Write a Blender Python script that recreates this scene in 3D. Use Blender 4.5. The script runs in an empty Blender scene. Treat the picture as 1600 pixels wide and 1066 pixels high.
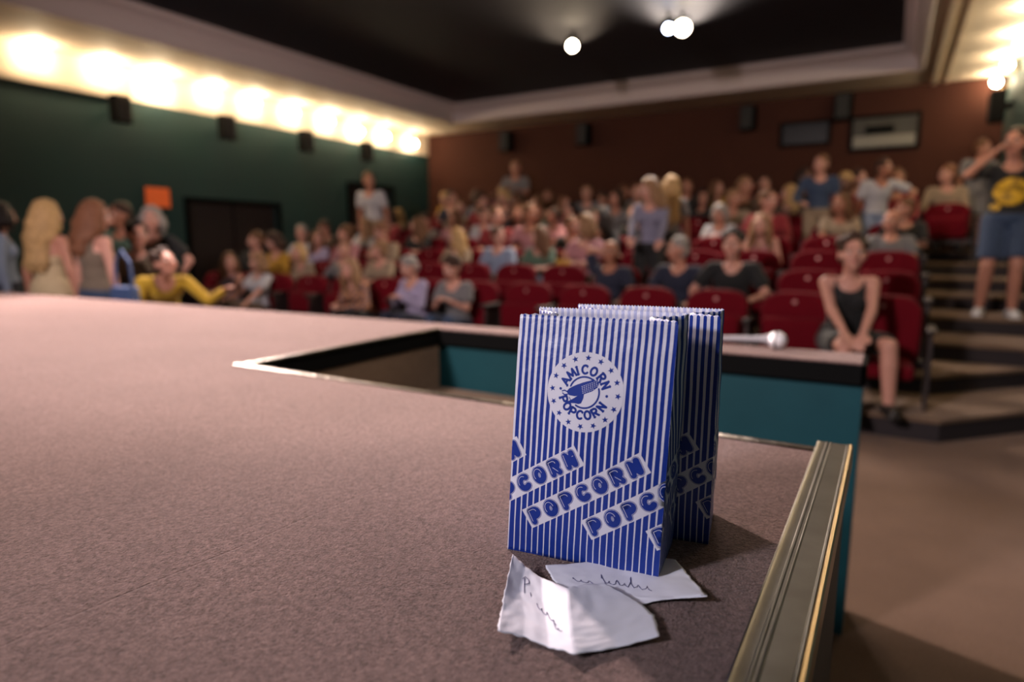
import bpy, bmesh, math, random
import numpy as np
from mathutils import Vector, Matrix, Euler, noise as mnoise

random.seed(7)
S = bpy.context.scene
COL = S.collection

# ------------------------------------------------------------------ camera
F = 1000.0; HZ = 380.0; YAW = math.radians(30.5); CZ = 1.4
PITCH = math.atan((533 - HZ) / F)
fw = Vector((-math.sin(YAW) * math.cos(PITCH), math.cos(YAW) * math.cos(PITCH), -math.sin(PITCH)))
rt = Vector((math.cos(YAW), math.sin(YAW), 0)); up = rt.cross(fw)
CP = Vector((0, 0, CZ))
cd = bpy.data.cameras.new('camera'); cam = bpy.data.objects.new('camera', cd); COL.objects.link(cam)
cam.matrix_world = Matrix.Translation(CP) @ Matrix((rt, up, -fw)).transposed().to_4x4()
cd.sensor_width = 36; cd.lens = F * 36 / 1600; cd.clip_start = .02; cd.clip_end = 100
cd.dof.use_dof = True; cd.dof.focus_distance = .83; cd.dof.aperture_fstop = 1.9
S.camera = cam
# measured points: where a line of sight meets a floor level, a wall or a row
def ray(x, y): return fw + rt * ((x - 800) / F) - up * ((y - 533) / F)
def oz(x, y, z): d = ray(x, y); return CP + d * ((z - CZ) / d.z)
def oy(x, y, Y): d = ray(x, y); return CP + d * (Y / d.y)
def ox(x, y, X): d = ray(x, y); return CP + d * (X / d.x)
def od(x, y, dist): return CP + ray(x, y) * dist

# ------------------------------------------------------------------ render look, world
S.view_settings.view_transform = 'Standard'; S.view_settings.look = 'None'
S.view_settings.gamma = 1; S.view_settings.use_curve_mapping = False
S.view_settings.exposure = 0.25
S.cycles.use_denoising = True
S.cycles.max_bounces = 6; S.cycles.diffuse_bounces = 3; S.cycles.glossy_bounces = 3
S.cycles.sample_clamp_indirect = 4
W = bpy.data.worlds.new('world'); S.world = W; W.use_nodes = True
W.node_tree.nodes['Background'].inputs[0].default_value = (.9, .75, .7, 1)
W.node_tree.nodes['Background'].inputs[1].default_value = .0

def lamp(kind, name, loc, target, energy, color, size=.3, angle=60, blend=.6):
    l = bpy.data.lights.new(name, kind); o = bpy.data.objects.new(name, l); COL.objects.link(o)
    o.location = loc
    o.rotation_euler = (Vector(target) - Vector(loc)).to_track_quat('-Z', 'Y').to_euler()
    l.energy = energy; l.color = color
    if kind == 'SPOT': l.spot_size = math.radians(angle); l.spot_blend = blend; l.shadow_soft_size = size
    elif kind == 'AREA': l.size = size
    else: l.shadow_soft_size = size
    return o
# unseen stage lights behind the photographer: one on the hall, one on the bag
lamp('SPOT', 'unseen_stage_light', (-2.6, -1.9, 3.7), (-3.4, 9, 1.2), 1250, (1, .82, .80), .35, 100)
lamp('SPOT', 'unseen_stage_light', (-1.9, -2.0, 2.7), (-.27, .8, 1.18), 285, (.88, .87, 1), .18, 34, 1.0)  # key spot added and narrowed to brighten the front bag
# stage wash from the left end of the stage and from the hall ceiling
lamp('SPOT', 'stage_wash_light', (-6.0, 4.3, 3.5), (-3.0, 1.7, 1.0), 2700, (1, .80, .75), .2, 85)
lamp('SPOT', 'stage_wash_light', (.9, .2, 3.9), (-1.75, 1.9, .75), 290, (1, .84, .76), .2, 34)
lamp('SPOT', 'hall_down_light', (-4.31, 9.09, 4.2), (-3.6, 5.0, .2), 800, (1, .78, .58), .5, 120)
lamp('SPOT', 'hall_down_light', (-2.71, 9.11, 4.2), (-1.0, 3.6, .2), 950, (1, .84, .74), .5, 115)

# ------------------------------------------------------------------ materials
MC = {}
def mat(name, col, rough=.7, metal=0, bump=None, var=None, emit=None, sheen=0, spec=.5, coat=0, alpha=None):
    """bump=(scale,strength,dist), var=(scale,amount,colour2)"""
    if name in MC: return MC[name]
    m = bpy.data.materials.new(name); m.use_nodes = True; nt = m.node_tree; b = nt.nodes['Principled BSDF']
    b.inputs['Base Color'].default_value = (*col, 1); b.inputs['Roughness'].default_value = rough
    b.inputs['Metallic'].default_value = metal; b.inputs['Specular IOR Level'].default_value = spec
    b.inputs['Sheen Weight'].default_value = sheen; b.inputs['Coat Weight'].default_value = coat
    tc = nt.nodes.new('ShaderNodeTexCoord')
    if var:
        n = nt.nodes.new('ShaderNodeTexNoise'); n.inputs['Scale'].default_value = var[0]; n.inputs['Detail'].default_value = 5
        nt.links.new(tc.outputs['Object'], n.inputs['Vector'])
        rp = nt.nodes.new('ShaderNodeValToRGB'); rp.color_ramp.elements[0].position = .5 - var[1]; rp.color_ramp.elements[1].position = .5 + var[1]
        rp.color_ramp.elements[0].color = (*col, 1); rp.color_ramp.elements[1].color = (*var[2], 1)
        nt.links.new(n.outputs['Fac'], rp.inputs['Fac']); nt.links.new(rp.outputs['Color'], b.inputs['Base Color'])
    if bump:
        n = nt.nodes.new('ShaderNodeTexNoise'); n.inputs['Scale'].default_value = bump[0]; n.inputs['Detail'].default_value = 4
        nt.links.new(tc.outputs['Object'], n.inputs['Vector'])
        bp = nt.nodes.new('ShaderNodeBump'); bp.inputs['Strength'].default_value = bump[1]; bp.inputs['Distance'].default_value = bump[2]
        nt.links.new(n.outputs['Fac'], bp.inputs['Height']); nt.links.new(bp.outputs['Normal'], b.inputs['Normal'])
    if emit:
        b.inputs['Emission Color'].default_value = (*emit[0], 1); b.inputs['Emission Strength'].default_value = emit[1]
    MC[name] = m
    return m

def carpet(name, c1, c2, scale, dist, sheen, seam=False):
    m = mat(name, c1, .95, sheen=sheen, spec=.15); nt = m.node_tree; b = nt.nodes['Principled BSDF']; L = nt.links
    b.inputs['Sheen Roughness'].default_value = .35; b.inputs['Sheen Tint'].default_value = (1, .86, .82, 1)
    tc = nt.nodes.new('ShaderNodeTexCoord')
    v = nt.nodes.new('ShaderNodeTexVoronoi'); v.inputs['Scale'].default_value = scale; L.new(tc.outputs['Object'], v.inputs['Vector'])
    n = nt.nodes.new('ShaderNodeTexNoise'); n.inputs['Scale'].default_value = scale * .55; n.inputs['Detail'].default_value = 6; n.inputs['Roughness'].default_value = .75
    L.new(tc.outputs['Object'], n.inputs['Vector'])
    n2 = nt.nodes.new('ShaderNodeTexNoise'); n2.inputs['Scale'].default_value = 3.5; n2.inputs['Detail'].default_value = 5; L.new(tc.outputs['Object'], n2.inputs['Vector'])
    rp = nt.nodes.new('ShaderNodeValToRGB'); e = rp.color_ramp.elements; e[0].position = .36; e[0].color = (*c1, 1); e[1].position = .64; e[1].color = (*c2, 1)
    L.new(n.outputs['Fac'], rp.inputs['Fac'])
    mx = nt.nodes.new('ShaderNodeMixRGB'); mx.blend_type = 'MULTIPLY'; mx.inputs[0].default_value = .35
    rp2 = nt.nodes.new('ShaderNodeValToRGB'); rp2.color_ramp.elements[0].position = .35; rp2.color_ramp.elements[0].color = (.6, .58, .57, 1); rp2.color_ramp.elements[1].position = .65
    L.new(n2.outputs['Fac'], rp2.inputs['Fac']); L.new(rp.outputs['Color'], mx.inputs[1]); L.new(rp2.outputs['Color'], mx.inputs[2]); L.new(mx.outputs[0], b.inputs['Base Color'])
    ad = nt.nodes.new('ShaderNodeMath'); ad.operation = 'SUBTRACT'; L.new(n.outputs['Fac'], ad.inputs[0])
    ml = nt.nodes.new('ShaderNodeMath'); ml.operation = 'MULTIPLY'; ml.inputs[1].default_value = .5; L.new(v.outputs['Distance'], ml.inputs[0]); L.new(ml.outputs[0], ad.inputs[1])
    h = ad.outputs[0]
    if seam:   # a pressed seam line in the pile
        sx, sy = Vector(oz(60, 985, 1.0)), Vector(oz(560, 775, 1.0)); dv = (sy - sx).normalized(); nrm = Vector((-dv.y, dv.x, 0))
        dt = nt.nodes.new('ShaderNodeVectorMath'); dt.operation = 'DOT_PRODUCT'; dt.inputs[1].default_value = nrm; L.new(tc.outputs['Object'], dt.inputs[0])
        def mm(op, a, b_):
            q = nt.nodes.new('ShaderNodeMath'); q.operation = op
            for i_, v_ in enumerate((a, b_)):
                if hasattr(v_, 'links'): L.new(v_, q.inputs[i_])
                else: q.inputs[i_].default_value = v_
            return q.outputs[0]
        wob = mm('MULTIPLY', mm('SUBTRACT', n2.outputs['Fac'], .5), .02)
        dist_ = mm('ABSOLUTE', mm('ADD', mm('SUBTRACT', dt.outputs['Value'], nrm.dot(sx)), wob), 0)
        g_ = mm('MAXIMUM', mm('SUBTRACT', 1, mm('DIVIDE', dist_, .0025)), 0)
        h = mm('SUBTRACT', h, mm('MULTIPLY', g_, .45))
    bp = nt.nodes.new('ShaderNodeBump'); bp.inputs['Strength'].default_value = 1; bp.inputs['Distance'].default_value = dist
    L.new(h, bp.inputs['Height']); L.new(bp.outputs['Normal'], b.inputs['Normal'])
    return m

M_stage = carpet('stage_carpet', (.085, .047, .040), (.36, .222, .198), 330, .006, .35, seam=True)
M_floor = carpet('hall_carpet', (.09, .053, .034), (.15, .093, .061), 200, .003, .1)
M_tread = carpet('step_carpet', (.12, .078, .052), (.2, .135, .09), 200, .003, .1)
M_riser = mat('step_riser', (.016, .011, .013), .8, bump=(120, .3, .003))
M_teal = mat('teal_paint', (.003, .036, .046), .55, bump=(60, .2, .002), var=(6, .2, (.004, .042, .053)), spec=.25)
M_black = mat('black_lip', (.0035, .0035, .0035), .85, spec=.06)
M_darkwood = mat('dark_skirt', (.035, .018, .013), .6, bump=(80, .2, .002))
M_green = mat('green_wall', (.010, .036, .036), .7, bump=(30, .3, .004), var=(1.2, .25, (.007, .042, .038)))
M_brown = mat('brown_wall', (.044, .014, .0085), .8, bump=(40, .3, .004), var=(1.5, .25, (.05, .0165, .010)), spec=.15)
M_cream = mat('cream_plaster', (.72, .6, .46), .75, bump=(20, .1, .003))
M_mould = mat('grey_moulding', (.46, .39, .38), .6)
M_ceil = mat('dark_ceiling', (.006, .007, .0155), .75, bump=(30, .2, .003))  # blue in the base colour stands in for bluish light on the ceiling
M_seat = mat('red_plush', (.095, .0015, .006), .9, sheen=.02, bump=(160, .4, .003), var=(5, .2, (.11, .0015, .007)), spec=.12)
M_seatb = mat('seat_shell', (.02, .012, .012), .5)
M_metal = mat('brushed_metal', (.17, .16, .14), .4, metal=1, bump=(9, .3, .002), var=(14, .3, (.10, .09, .072)))
M_brass = mat('brass_edge', (.36, .27, .16), .36, metal=1, bump=(60, .25, .001))
M_well = mat('worn_edge_metal', (.12, .09, .055), .33, metal=1, bump=(26, .9, .004), var=(9, .2, (.06, .045, .03)))
M_globe = mat('lamp_globe', (1, .9, .75), .4, emit=((1, .79, .52), 125))
M_globe2 = mat('spot_lens_warm', (1, .9, .75), .4, emit=((1, .80, .55), 60))
M_globe3 = mat('spot_lens_cool', (.9, .9, 1), .4, emit=((.55, .66, 1), 70))
M_glass = mat('projection_glass', (.05, .048, .043), .12, var=(2, .3, (.08, .078, .065)), spec=.2)
M_glassd = mat('dark_glass', (.008, .008, .009), .3, spec=.1)
M_sign = mat('orange_sign', (.75, .13, .03), .5, emit=((1, .16, .03), .12))
M_signw = mat('sign_print', (.85, .75, .6), .5)
M_screenled = mat('step_light', (1, .9, .7), .4, emit=((1, .82, .5), 20))
M_door = mat('dark_door', (.014, .008, .008), .6)

# ------------------------------------------------------------------ mesh helpers
def basis(d, hint=Vector((0, 0, 1))):
    d = Vector(d).normalized()
    x = hint.cross(d)
    if x.length < 1e-4: x = Vector((1, 0, 0)).cross(d)
    x.normalize(); return x, d.cross(x), d
class MB:
    def __init__(s): s.v = []; s.f = []; s.m = []
    def add(s, vs, fs, mi=0):
        o = len(s.v); s.v += [tuple(v) for v in vs]; s.f += [tuple(i + o for i in f) for f in fs]; s.m += [mi] * len(fs); return s
    def box(s, a, b, mi=0, M=None, bev=0):
        x0, y0, z0 = a; x1, y1, z1 = b
        if bev:
            bm = bmesh.new(); bmesh.ops.create_cube(bm, size=1)
            for v in bm.verts: v.co = Vector(((x0 + x1) / 2 + v.co.x * (x1 - x0), (y0 + y1) / 2 + v.co.y * (y1 - y0), (z0 + z1) / 2 + v.co.z * (z1 - z0)))
            bmesh.ops.bevel(bm, geom=bm.edges[:], offset=bev, segments=3, affect='EDGES', profile=.5)
            bm.verts.index_update(); vs = [M @ v.co if M else v.co.copy() for v in bm.verts]; fs = [[v.index for v in f.verts] for f in bm.faces]; bm.free()
            return s.add(vs, fs, mi)
        vs = [Vector(p) for p in ((x0, y0, z0), (x1, y0, z0), (x1, y1, z0), (x0, y1, z0), (x0, y0, z1), (x1, y0, z1), (x1, y1, z1), (x0, y1, z1))]
        if M: vs = [M @ v for v in vs]
        return s.add(vs, [(0, 3, 2, 1), (4, 5, 6, 7), (0, 1, 5, 4), (1, 2, 6, 5), (2, 3, 7, 6), (3, 0, 4, 7)], mi)
    def ell(s, c, r, R=None, mi=0, n=14, k=9):
        c = Vector(c); R = R or Matrix.Identity(3); vs = []; fs = []
        vs.append(c + R @ Vector((0, 0, r[2])))
        for i in range(1, k):
            t = math.pi * i / k
            for j in range(n):
                a = 2 * math.pi * j / n
                vs.append(c + R @ Vector((r[0] * math.sin(t) * math.cos(a), r[1] * math.sin(t) * math.sin(a), r[2] * math.cos(t))))
        vs.append(c - R @ Vector((0, 0, r[2]))); e = len(vs) - 1
        for j in range(n):
            fs.append((0, 1 + j, 1 + (j + 1) % n)); fs.append((e, e - n + (j + 1) % n, e - n + j))
            for i in range(k - 2):
                a = 1 + i * n; fs.append((a + j, a + n + j, a + n + (j + 1) % n, a + (j + 1) % n))
        return s.add(vs, fs, mi)
    def tube(s, pts, rs, mi=0, n=12, caps=True, flat=1.0, hint=Vector((0, 0, 1))):
        pts = [Vector(p) for p in pts]; vs = []; fs = []; N = len(pts)
        for i, p in enumerate(pts):
            d = pts[min(i + 1, N - 1)] - pts[max(i - 1, 0)]; x, y, _ = basis(d, hint)
            for j in range(n):
                a = 2 * math.pi * j / n; vs.append(p + rs[i] * (x * math.cos(a) + y * (math.sin(a) * flat)))
        for i in range(N - 1):
            for j in range(n): fs.append((i * n + j, i * n + (j + 1) % n, (i + 1) * n + (j + 1) % n, (i + 1) * n + j))
        if caps: fs.append(tuple(range(n))[::-1]); fs.append(tuple((N - 1) * n + j for j in range(n)))
        return s.add(vs, fs, mi)
    def cap(s, a, b, ra, rb, mi=0, n=12):
        a = Vector(a); b = Vector(b)
        s.tube([a, b], [ra, rb], mi, n); s.ell(a, (ra,) * 3, None, mi, n, 7); s.ell(b, (rb,) * 3, None, mi, n, 7); return s
    def prism(s, prof, z0, z1, mi=0, fn=None):
        n = len(prof); fn = fn or (lambda p, z: Vector((p[0], p[1], z)))
        vs = [fn(p, z0) for p in prof] + [fn(p, z1) for p in prof]
        fs = [tuple(range(n))[::-1], tuple(range(n, 2 * n))] + [(i, (i + 1) % n, n + (i + 1) % n, n + i) for i in range(n)]
        return s.add(vs, fs, mi)
    def mesh(s, name, mats, smooth=None):
        me = bpy.data.meshes.new(name); me.from_pydata(s.v, [], s.f); 
        for m in mats: me.materials.append(m)
        me.polygons.foreach_set('material_index', s.m)
        bm = bmesh.new(); bm.from_mesh(me); bmesh.ops.recalc_face_normals(bm, faces=bm.faces[:]); bm.to_mesh(me); bm.free()
        if smooth is not None:
            me.shade_smooth()
            if smooth < 180: me.set_sharp_from_angle(angle=math.radians(smooth))
        me.update(); return me
    def build(s, name, mats, parent=None, smooth=None, loc=None):
        if not isinstance(mats, (list, tuple)): mats = [mats]
        return link(name, s.mesh(name, mats, smooth), parent, loc)
def link(name, me, parent=None, loc=None):
    o = bpy.data.objects.new(name, me); COL.objects.link(o)
    if parent: o.parent = parent
    if loc is not None: o.location = loc
    return o
def empty(name, loc=(0, 0, 0), rz=0):
    o = bpy.data.objects.new(name, None); COL.objects.link(o); o.location = loc; o.rotation_euler = (0, 0, rz); o.empty_display_size = .1; return o
def tag(o, label, cat, group=None, kind=None):
    o['label'] = label; o['category'] = cat
    if group: o['group'] = group
    if kind: o['kind'] = kind
    return o
def struct(o, label=None):
    o['kind'] = 'structure'
    if label: o['label'] = label
    return o
def copy_tree(o, parent=None):
    c = o.copy(); COL.objects.link(c); c.parent = parent
    for ch in o.children: copy_tree(ch, c)
    return c
def remesh(mb, vox, smooth_it=4):
    me = mb.mesh('tmp', []); o = link('tmp', me)
    r = o.modifiers.new('r', 'REMESH'); r.mode = 'VOXEL'; r.voxel_size = vox; r.use_smooth_shade = True
    if smooth_it: q = o.modifiers.new('s', 'SMOOTH'); q.iterations = smooth_it; q.factor = .5
    dg = bpy.context.evaluated_depsgraph_get(); dg.update()
    out = bpy.data.meshes.new_from_object(o.evaluated_get(dg)); bpy.data.objects.remove(o); bpy.data.meshes.remove(me)
    out.shade_smooth(); return out

#ROOM
# ------------------------------------------------------------------ the hall
XL, XR, YB = -10.05, 1.35, 13.0
ZC, ZD = 4.0, 4.32           # cream soffit, dark ceiling
struct(MB().box((XL - 1.7, -4, -.1), (XR + .3, YB, 0)).build('floor', M_floor), 'brown carpeted hall floor between the stage and the first step')
# raked platforms: front of each step
fr = [5.3 + .85 * i for i in range(8)]
zs = [.17, .33, .50, .66, .82, .97, 1.13, 1.29]
for i, (y, z) in enumerate(zip(fr, zs)):
    if i < 2:   # the two lowest platforms have a bent front edge
        yr = oz(1600, 637 if i == 0 else 577, z).y
        xc = .38 - .02 * i
        prof = [(XL, y), (xc, y), (XR, yr + .35), (XR, YB), (XL, YB)]
    else: prof = [(XL, y), (XR, y), (XR, YB), (XL, YB)]
    z0 = 0 if i == 0 else zs[i - 1]
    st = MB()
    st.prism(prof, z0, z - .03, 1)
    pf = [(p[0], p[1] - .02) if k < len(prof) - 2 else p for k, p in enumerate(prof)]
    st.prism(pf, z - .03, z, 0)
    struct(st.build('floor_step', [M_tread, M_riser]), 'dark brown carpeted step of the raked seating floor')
# walls
struct(MB().box((XL - .2, -4, -.1), (XL, 6.55, 3.52)).box((XL - .2, 6.55, 2.08), (XL, 8.35, 3.52)).box((XL - .2, 8.35, -.1), (XL, 10.25, 3.52))
       .box((XL - .2, 10.25, 2.62), (XL, 11.6, 3.52)).box((XL - .2, 11.6, -.1), (XL, YB, 3.52)).build('wall_left', M_green), 'dark green painted side wall')
struct(MB().box((XL - .2, -4, 3.52), (XL - .0, YB, 4.6)).build('trim_1', M_cream), 'cream band along the top of the green wall behind the lamps')
lw = MB(); lw.box((XL - .02, -4, 3.50), (XL + .05, 5.6, 3.60), bev=.008); struct(lw.build('trim_2', M_cream), 'cream ledge moulding at the top of the green wall')
struct(MB().box((XL - .2, YB, -.1), (XR + .2, YB + .2, 4.6)).build('wall_back', M_brown), 'dark reddish brown wall behind the last row')
struct(MB().box((XR, -4, -.1), (XR + .2, YB, 4.6)).build('wall_right', M_green), 'dark green wall beside the stepped aisle')
struct(MB().box((XL - 2.0, -4.2, -.1), (XR + .2, -4, 4.6)).build('wall_front', M_door), 'dark wall behind the stage')
# cream soffit round the dark recess
X0, X1, Y1 = -8.5, .2, 11.85
sof = MB(); sof.box((XL, -4, ZC), (X0, YB, ZC + .1)); sof.box((X1, -4, ZC), (XR, YB, ZC + .1)); sof.box((X0, Y1, ZC), (X1, YB, ZC + .1))
struct(sof.build('ceiling', M_cream), 'cream plaster border of the ceiling')
# moulding that curves up to the recess: profile (inward offset, height)
pr = [(0, -.0), (.015, -.03), (.05, -.035), (.075, -.01), (.085, .04), (.10, .10), (.13, .16), (.18, .215), (.235, .25), (.26, .262), (.262, .29), (.285, .30), (.30, .33)]
def moulding():
    mb = MB(); n = len(pr)
    path = [(X0, -4, 1, 0), (X0, Y1, 1, -1), (X1, Y1, -1, -1), (X1, -4, -1, 0)]
    vs = []
    for (x, y, sx, sy) in path:
        for (o_, h) in pr: vs.append((x + sx * o_, y + sy * o_, ZC + h))
    fs = [(i * n + j, i * n + j + 1, (i + 1) * n + j + 1, (i + 1) * n + j) for i in range(3) for j in range(n - 1)]
    return mb.add(vs, fs)
struct(moulding().build('trim_3', M_mould, smooth=50), 'grey violet curved moulding round the dark ceiling')
struct(MB().box((XL, -4, ZD), (XR, YB, ZD + .1)).build('ceiling_recess', M_ceil), 'dark recessed ceiling over the seats, bluish light painted into its colour')
# right-hand moulding ribs
rb = MB(); rb.box((.34, -4, ZC - .03), (.40, YB, ZC + .01)); rb.box((.52, -4, ZC - .02), (.56, YB, ZC + .01)); struct(rb.build('trim_4', M_cream), 'cream ribs along the ceiling beside the aisle')
# doors of the left wall
for n_, (ya, yb, zb, zt) in enumerate([(6.55, 8.35, 0.0, 2.08), (10.25, 11.6, .95, 2.62)]):
    d = MB(); d.box((XL - .16, ya, zb), (XL - .08, yb, zt)); o = d.build('door_%d' % (n_ + 1), M_door); struct(o, ['wide black doorway in the green wall, next to the orange sign', 'narrow black doorway in the green wall near the back corner'][n_])
    fm = MB(); fm.box((XL - .02, ya - .07, zb), (XL + .03, ya, zt + .07)); fm.box((XL - .02, yb, zb), (XL + .03, yb + .07, zt + .07)); fm.box((XL - .02, ya, zt), (XL + .03, yb, zt + .07)); fm.build('door_frame', M_black, o)
    hb = MB(); hb.box((XL - .08, (ya + yb) / 2 - .01, zb), (XL - .07, (ya + yb) / 2 + .01, zt)); hb.build('meeting_rail', M_black, o)
    for sgn in (-1, 1):
        h = MB(); yy = (ya + yb) / 2 + sgn * .09; h.tube([(XL - .05, yy, zb + .9), (XL - .05, yy, zb + 1.25)], [.012, .012]); h.build('door_handle', M_metal, o)
# skirting of the left wall
struct(MB().box((XL, -4, 0), (XL + .02, 6.48, .12)).build('baseboard_left', M_black))

# orange sign
s0 = ox(225, 292, XL); s1 = ox(265, 325, XL)
sg = empty('wall_sign', (XL, (s0.y + s1.y) / 2, (s0.z + s1.z) / 2)); tag(sg, 'small glowing orange rectangular sign on the green wall above the standing people', 'sign')
hw, hh = abs(s1.y - s0.y) / 2, abs(s1.z - s0.z) / 2
MB().box((0, -hw, -hh), (.035, hw, hh), bev=.006).build('sign_face', M_sign, sg)
MB().box((-.0, -hw - .012, -hh - .012), (.02, hw + .012, hh + .012)).build('sign_frame', M_darkwood, sg)

# projection windows of the back wall
def pwin(name, xa, xb, za, zb, gl, lab, sill):
    o = empty(name, ((xa + xb) / 2, YB, za)); w = (xb - xa) / 2; h = zb - za; struct(o, lab)
    f = MB(); t = .05
    f.box((-w - t, -.05, -t), (-w, .0, h + t)); f.box((w, -.05, -t), (w + t, 0, h + t)); f.box((-w, -.05, h), (w, 0, h + t)); f.box((-w, -.05, -t), (w, 0, 0))
    f.build('window_frame', M_black, o)
    MB().box((-w, -.018, 0), (w, -.008, h)).build('window_pane', gl, o)
    if sill:
        b = MB(); b.box((-w + .02, -.045, .02), (w - .02, -.02, .20), bev=.004); b.build('pale_ledge', mat('window_ledge', (.17, .16, .125), .5), o)  # ledge in one even pale colour
        b = MB(); b.box((-w * .6, -.04, .24), (w * .3, -.02, .36), bev=.01); b.build('projector_port', M_black, o)
    return o
pwin('window_1', -.76, .2, 3.02, 3.52, M_glass, 'projection room window with a pale lower half in the brown wall', True)
pwin('window_2', -1.9, -1.15, 3.18, 3.52, M_glassd, 'dark projection port in the brown wall beside the paler window', False)

# speakers on walls
def speaker(loc, rz, lab, grp, sc=1):
    o = empty('wall_speaker', loc, rz); tag(o, lab, 'speaker', grp)
    b = MB(); b.prism([(-.17, 0), (.17, 0), (.13, -.2), (-.13, -.2)], -.24, .24); b.build('cabinet', M_black, o)
    g = MB(); g.box((-.12, -.215, -.22), (.12, -.2, .22), bev=.006); g.build('grille', mat('speaker_cloth', (.02, .02, .02), .9, bump=(300, .6, .002)), o)
    k = MB(); k.box((-.03, 0, -.05), (.03, .12, .05)); k.tube([(0, .02, .0), (0, .12, .1)], [.012, .012]); k.build('bracket', M_black, o)
    o.scale = (sc,) * 3; return o
words_ = ['nearest to the stage', 'second from the stage', 'third from the stage', 'closest to the back corner']
for i, yy in enumerate((5.5, 7.25, 8.96, 10.62)):
    speaker((XL + .12, yy, 3.33), math.pi / 2, 'black speaker under the lamp row on the green wall, ' + words_[i], 'speakers on the green wall', .8)
wb = ['nearest the green wall', 'second from the green wall', 'left of the dark projection port', 'between the two projection windows']
for i, (xx, zz) in enumerate([(-7.7, 3.66), (-5.8, 3.66), (-2.5, 3.68), (-.93, 3.72)]):
    speaker((xx, YB - .12, zz), 0, 'black speaker high on the brown back wall, ' + wb[i], 'speakers on the back wall', .9)
speaker((XR - .12, 11.9, 3.35), -math.pi / 2, 'black speaker high on the wall beside the stepped aisle', None, .9)

# lamps: globes on brackets in front of the cream band
def globe(loc, out, lab, grp, r=.075):
    o = empty('wall_lamp', loc); tag(o, lab, 'lamp', grp)
    b = MB(); b.ell((0, 0, 0), (r, r, r), n=20, k=12); b.build('lamp_globe', M_globe, o, smooth=180)
    c = MB(); c.tube([(-out * .15, 0, -.05), (-out * .09, 0, -.09), (0, 0, -.085), (0, 0, -r + .01)], [.01, .01, .01, .02]); c.tube([(-out * .155, 0, -.05), (-out * .14, 0, -.05)], [.04, .04]); c.build('lamp_bracket', M_brass, o)
    return o
ords = ['first', 'second', 'third', 'fourth', 'fifth', 'sixth', 'seventh', 'eighth', 'ninth', 'tenth', 'eleventh', 'twelfth', 'thirteenth', 'fourteenth', 'fifteenth', 'sixteenth', 'seventeenth']
for i in range(10):
    q = ox(*[(59, 74), (168, 103), (251, 134), (335, 144), (400, 162), (461, 177), (516, 190), (562, 206), (604, 214), (647, 225)][i], XL + .17)
    globe((XL + .17, q.y, min(q.z, 3.88)), 1, 'round glowing globe lamp above the green wall, %s from the photo edge towards the back' % ords[i], 'globe lamps above the green wall', .062 if i != 2 else .08)
for i, yy in enumerate((12.75, 11.6, 10.5, 9.4, 8.3, 7.2, 6.1, 5.0)):
    globe((XR - .17, yy, 3.86), -1, 'round glowing globe lamp beside the aisle, %s from the brown wall' % ords[i], 'globe lamps beside the aisle', .065)
# ceiling spots
def cspot(x, y, m, lab, r):
    o = empty('ceiling_spotlight', (x, y, ZD)); tag(o, lab, 'lamp')
    k = MB(); k.tube([(0, 0, 0), (0, 0, -.06)], [.02, .02]); k.box((-.1, -.012, -.09), (.1, .012, -.06)); k.box((-.1, -.012, -.2), (-.09, .012, -.06)); k.box((.09, -.012, -.2), (.1, .012, -.06)); k.build('yoke', M_black, o)
    dr = Vector((.33, -.85, -.42)).normalized(); c = Vector((0, 0, -.17)); n = 20
    h = MB(); h.tube([c - dr * .14, c - dr * .12, c + dr * .08], [.05, .078, .09], n=n); h.build('lamp_housing', M_black, o, smooth=40)
    l = MB(); x_, y_, _ = basis(dr); R = Matrix((x_, y_, dr)).transposed(); l.ell(c + dr * .082, (r, r, .02), R, n=20); l.build('lens', m, o, smooth=180)
    return o
cspot(*oz(895, 70, 4.15).xy, M_globe2, 'warm white spotlight under the dark ceiling, alone above the middle seats', .07)
cspot(*oz(1066, 42, 4.15).xy, M_globe2, 'warm half of the bright spotlight pair under the dark ceiling', .09)
cspot(*oz(1044, 43, 4.15).xy, M_globe3, 'bluish half of the bright spotlight pair under the dark ceiling', .055)
# step light beside aisle
p = ox(1597, 416, XR); o = empty('step_lamp', (XR, p.y, p.z)); tag(o, 'small round glowing step light low on the wall beside the aisle', 'lamp')
b = MB(); b.ell((-.01, 0, 0), (.02, .05, .05)); b.build('lamp_lens', M_screenled, o, smooth=180)
b = MB(); b.tube([(-.012, 0, 0), (0, 0, 0)], [.065, .065], n=20); b.build('lamp_ring', M_metal, o, smooth=40)

#STAGE
# ------------------------------------------------------------------ stage
YP0, YP1, YF, XS, XP = 1.345, 2.42, 2.62, -.037, -1.83
# carpeted stage floor (U-shape round the stair well), edges lie just under the metal nosings
st = MB()
st.prism([(-9.0, -3.9), (-.098, -3.9), (-.098, YP0), (XP, YP0), (XP, YP1), (-.06, YP1), (-.06, YF + .02), (-6.2, 2.42), (-9.0, 2.30)], .93, 1.0)
struct(st.build('floor_stage', M_stage), 'mauve brown carpet of the stage top')
bd = MB()
bd.box((-9.0, -3.9, 0), (-.06, YP0 - .02, .93)); bd.box((-9, YP0 - .02, 0), (XP - .02, YP1, .93))
struct(bd.build('trim_5', M_darkwood), 'dark brown skirt of the stage side')
fwall = MB(); fwall.prism([(XP - .02, YP1 + .012), (-.052, YP1 + .012), (-.052, YF), (-6.2, 2.40), (-9, 2.28), (-9, 2.2), (XP - .02, 2.2)], 0, .93)
struct(fwall.build('trim_6', M_teal), 'teal painted wall at the far side of the stair well')
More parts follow.
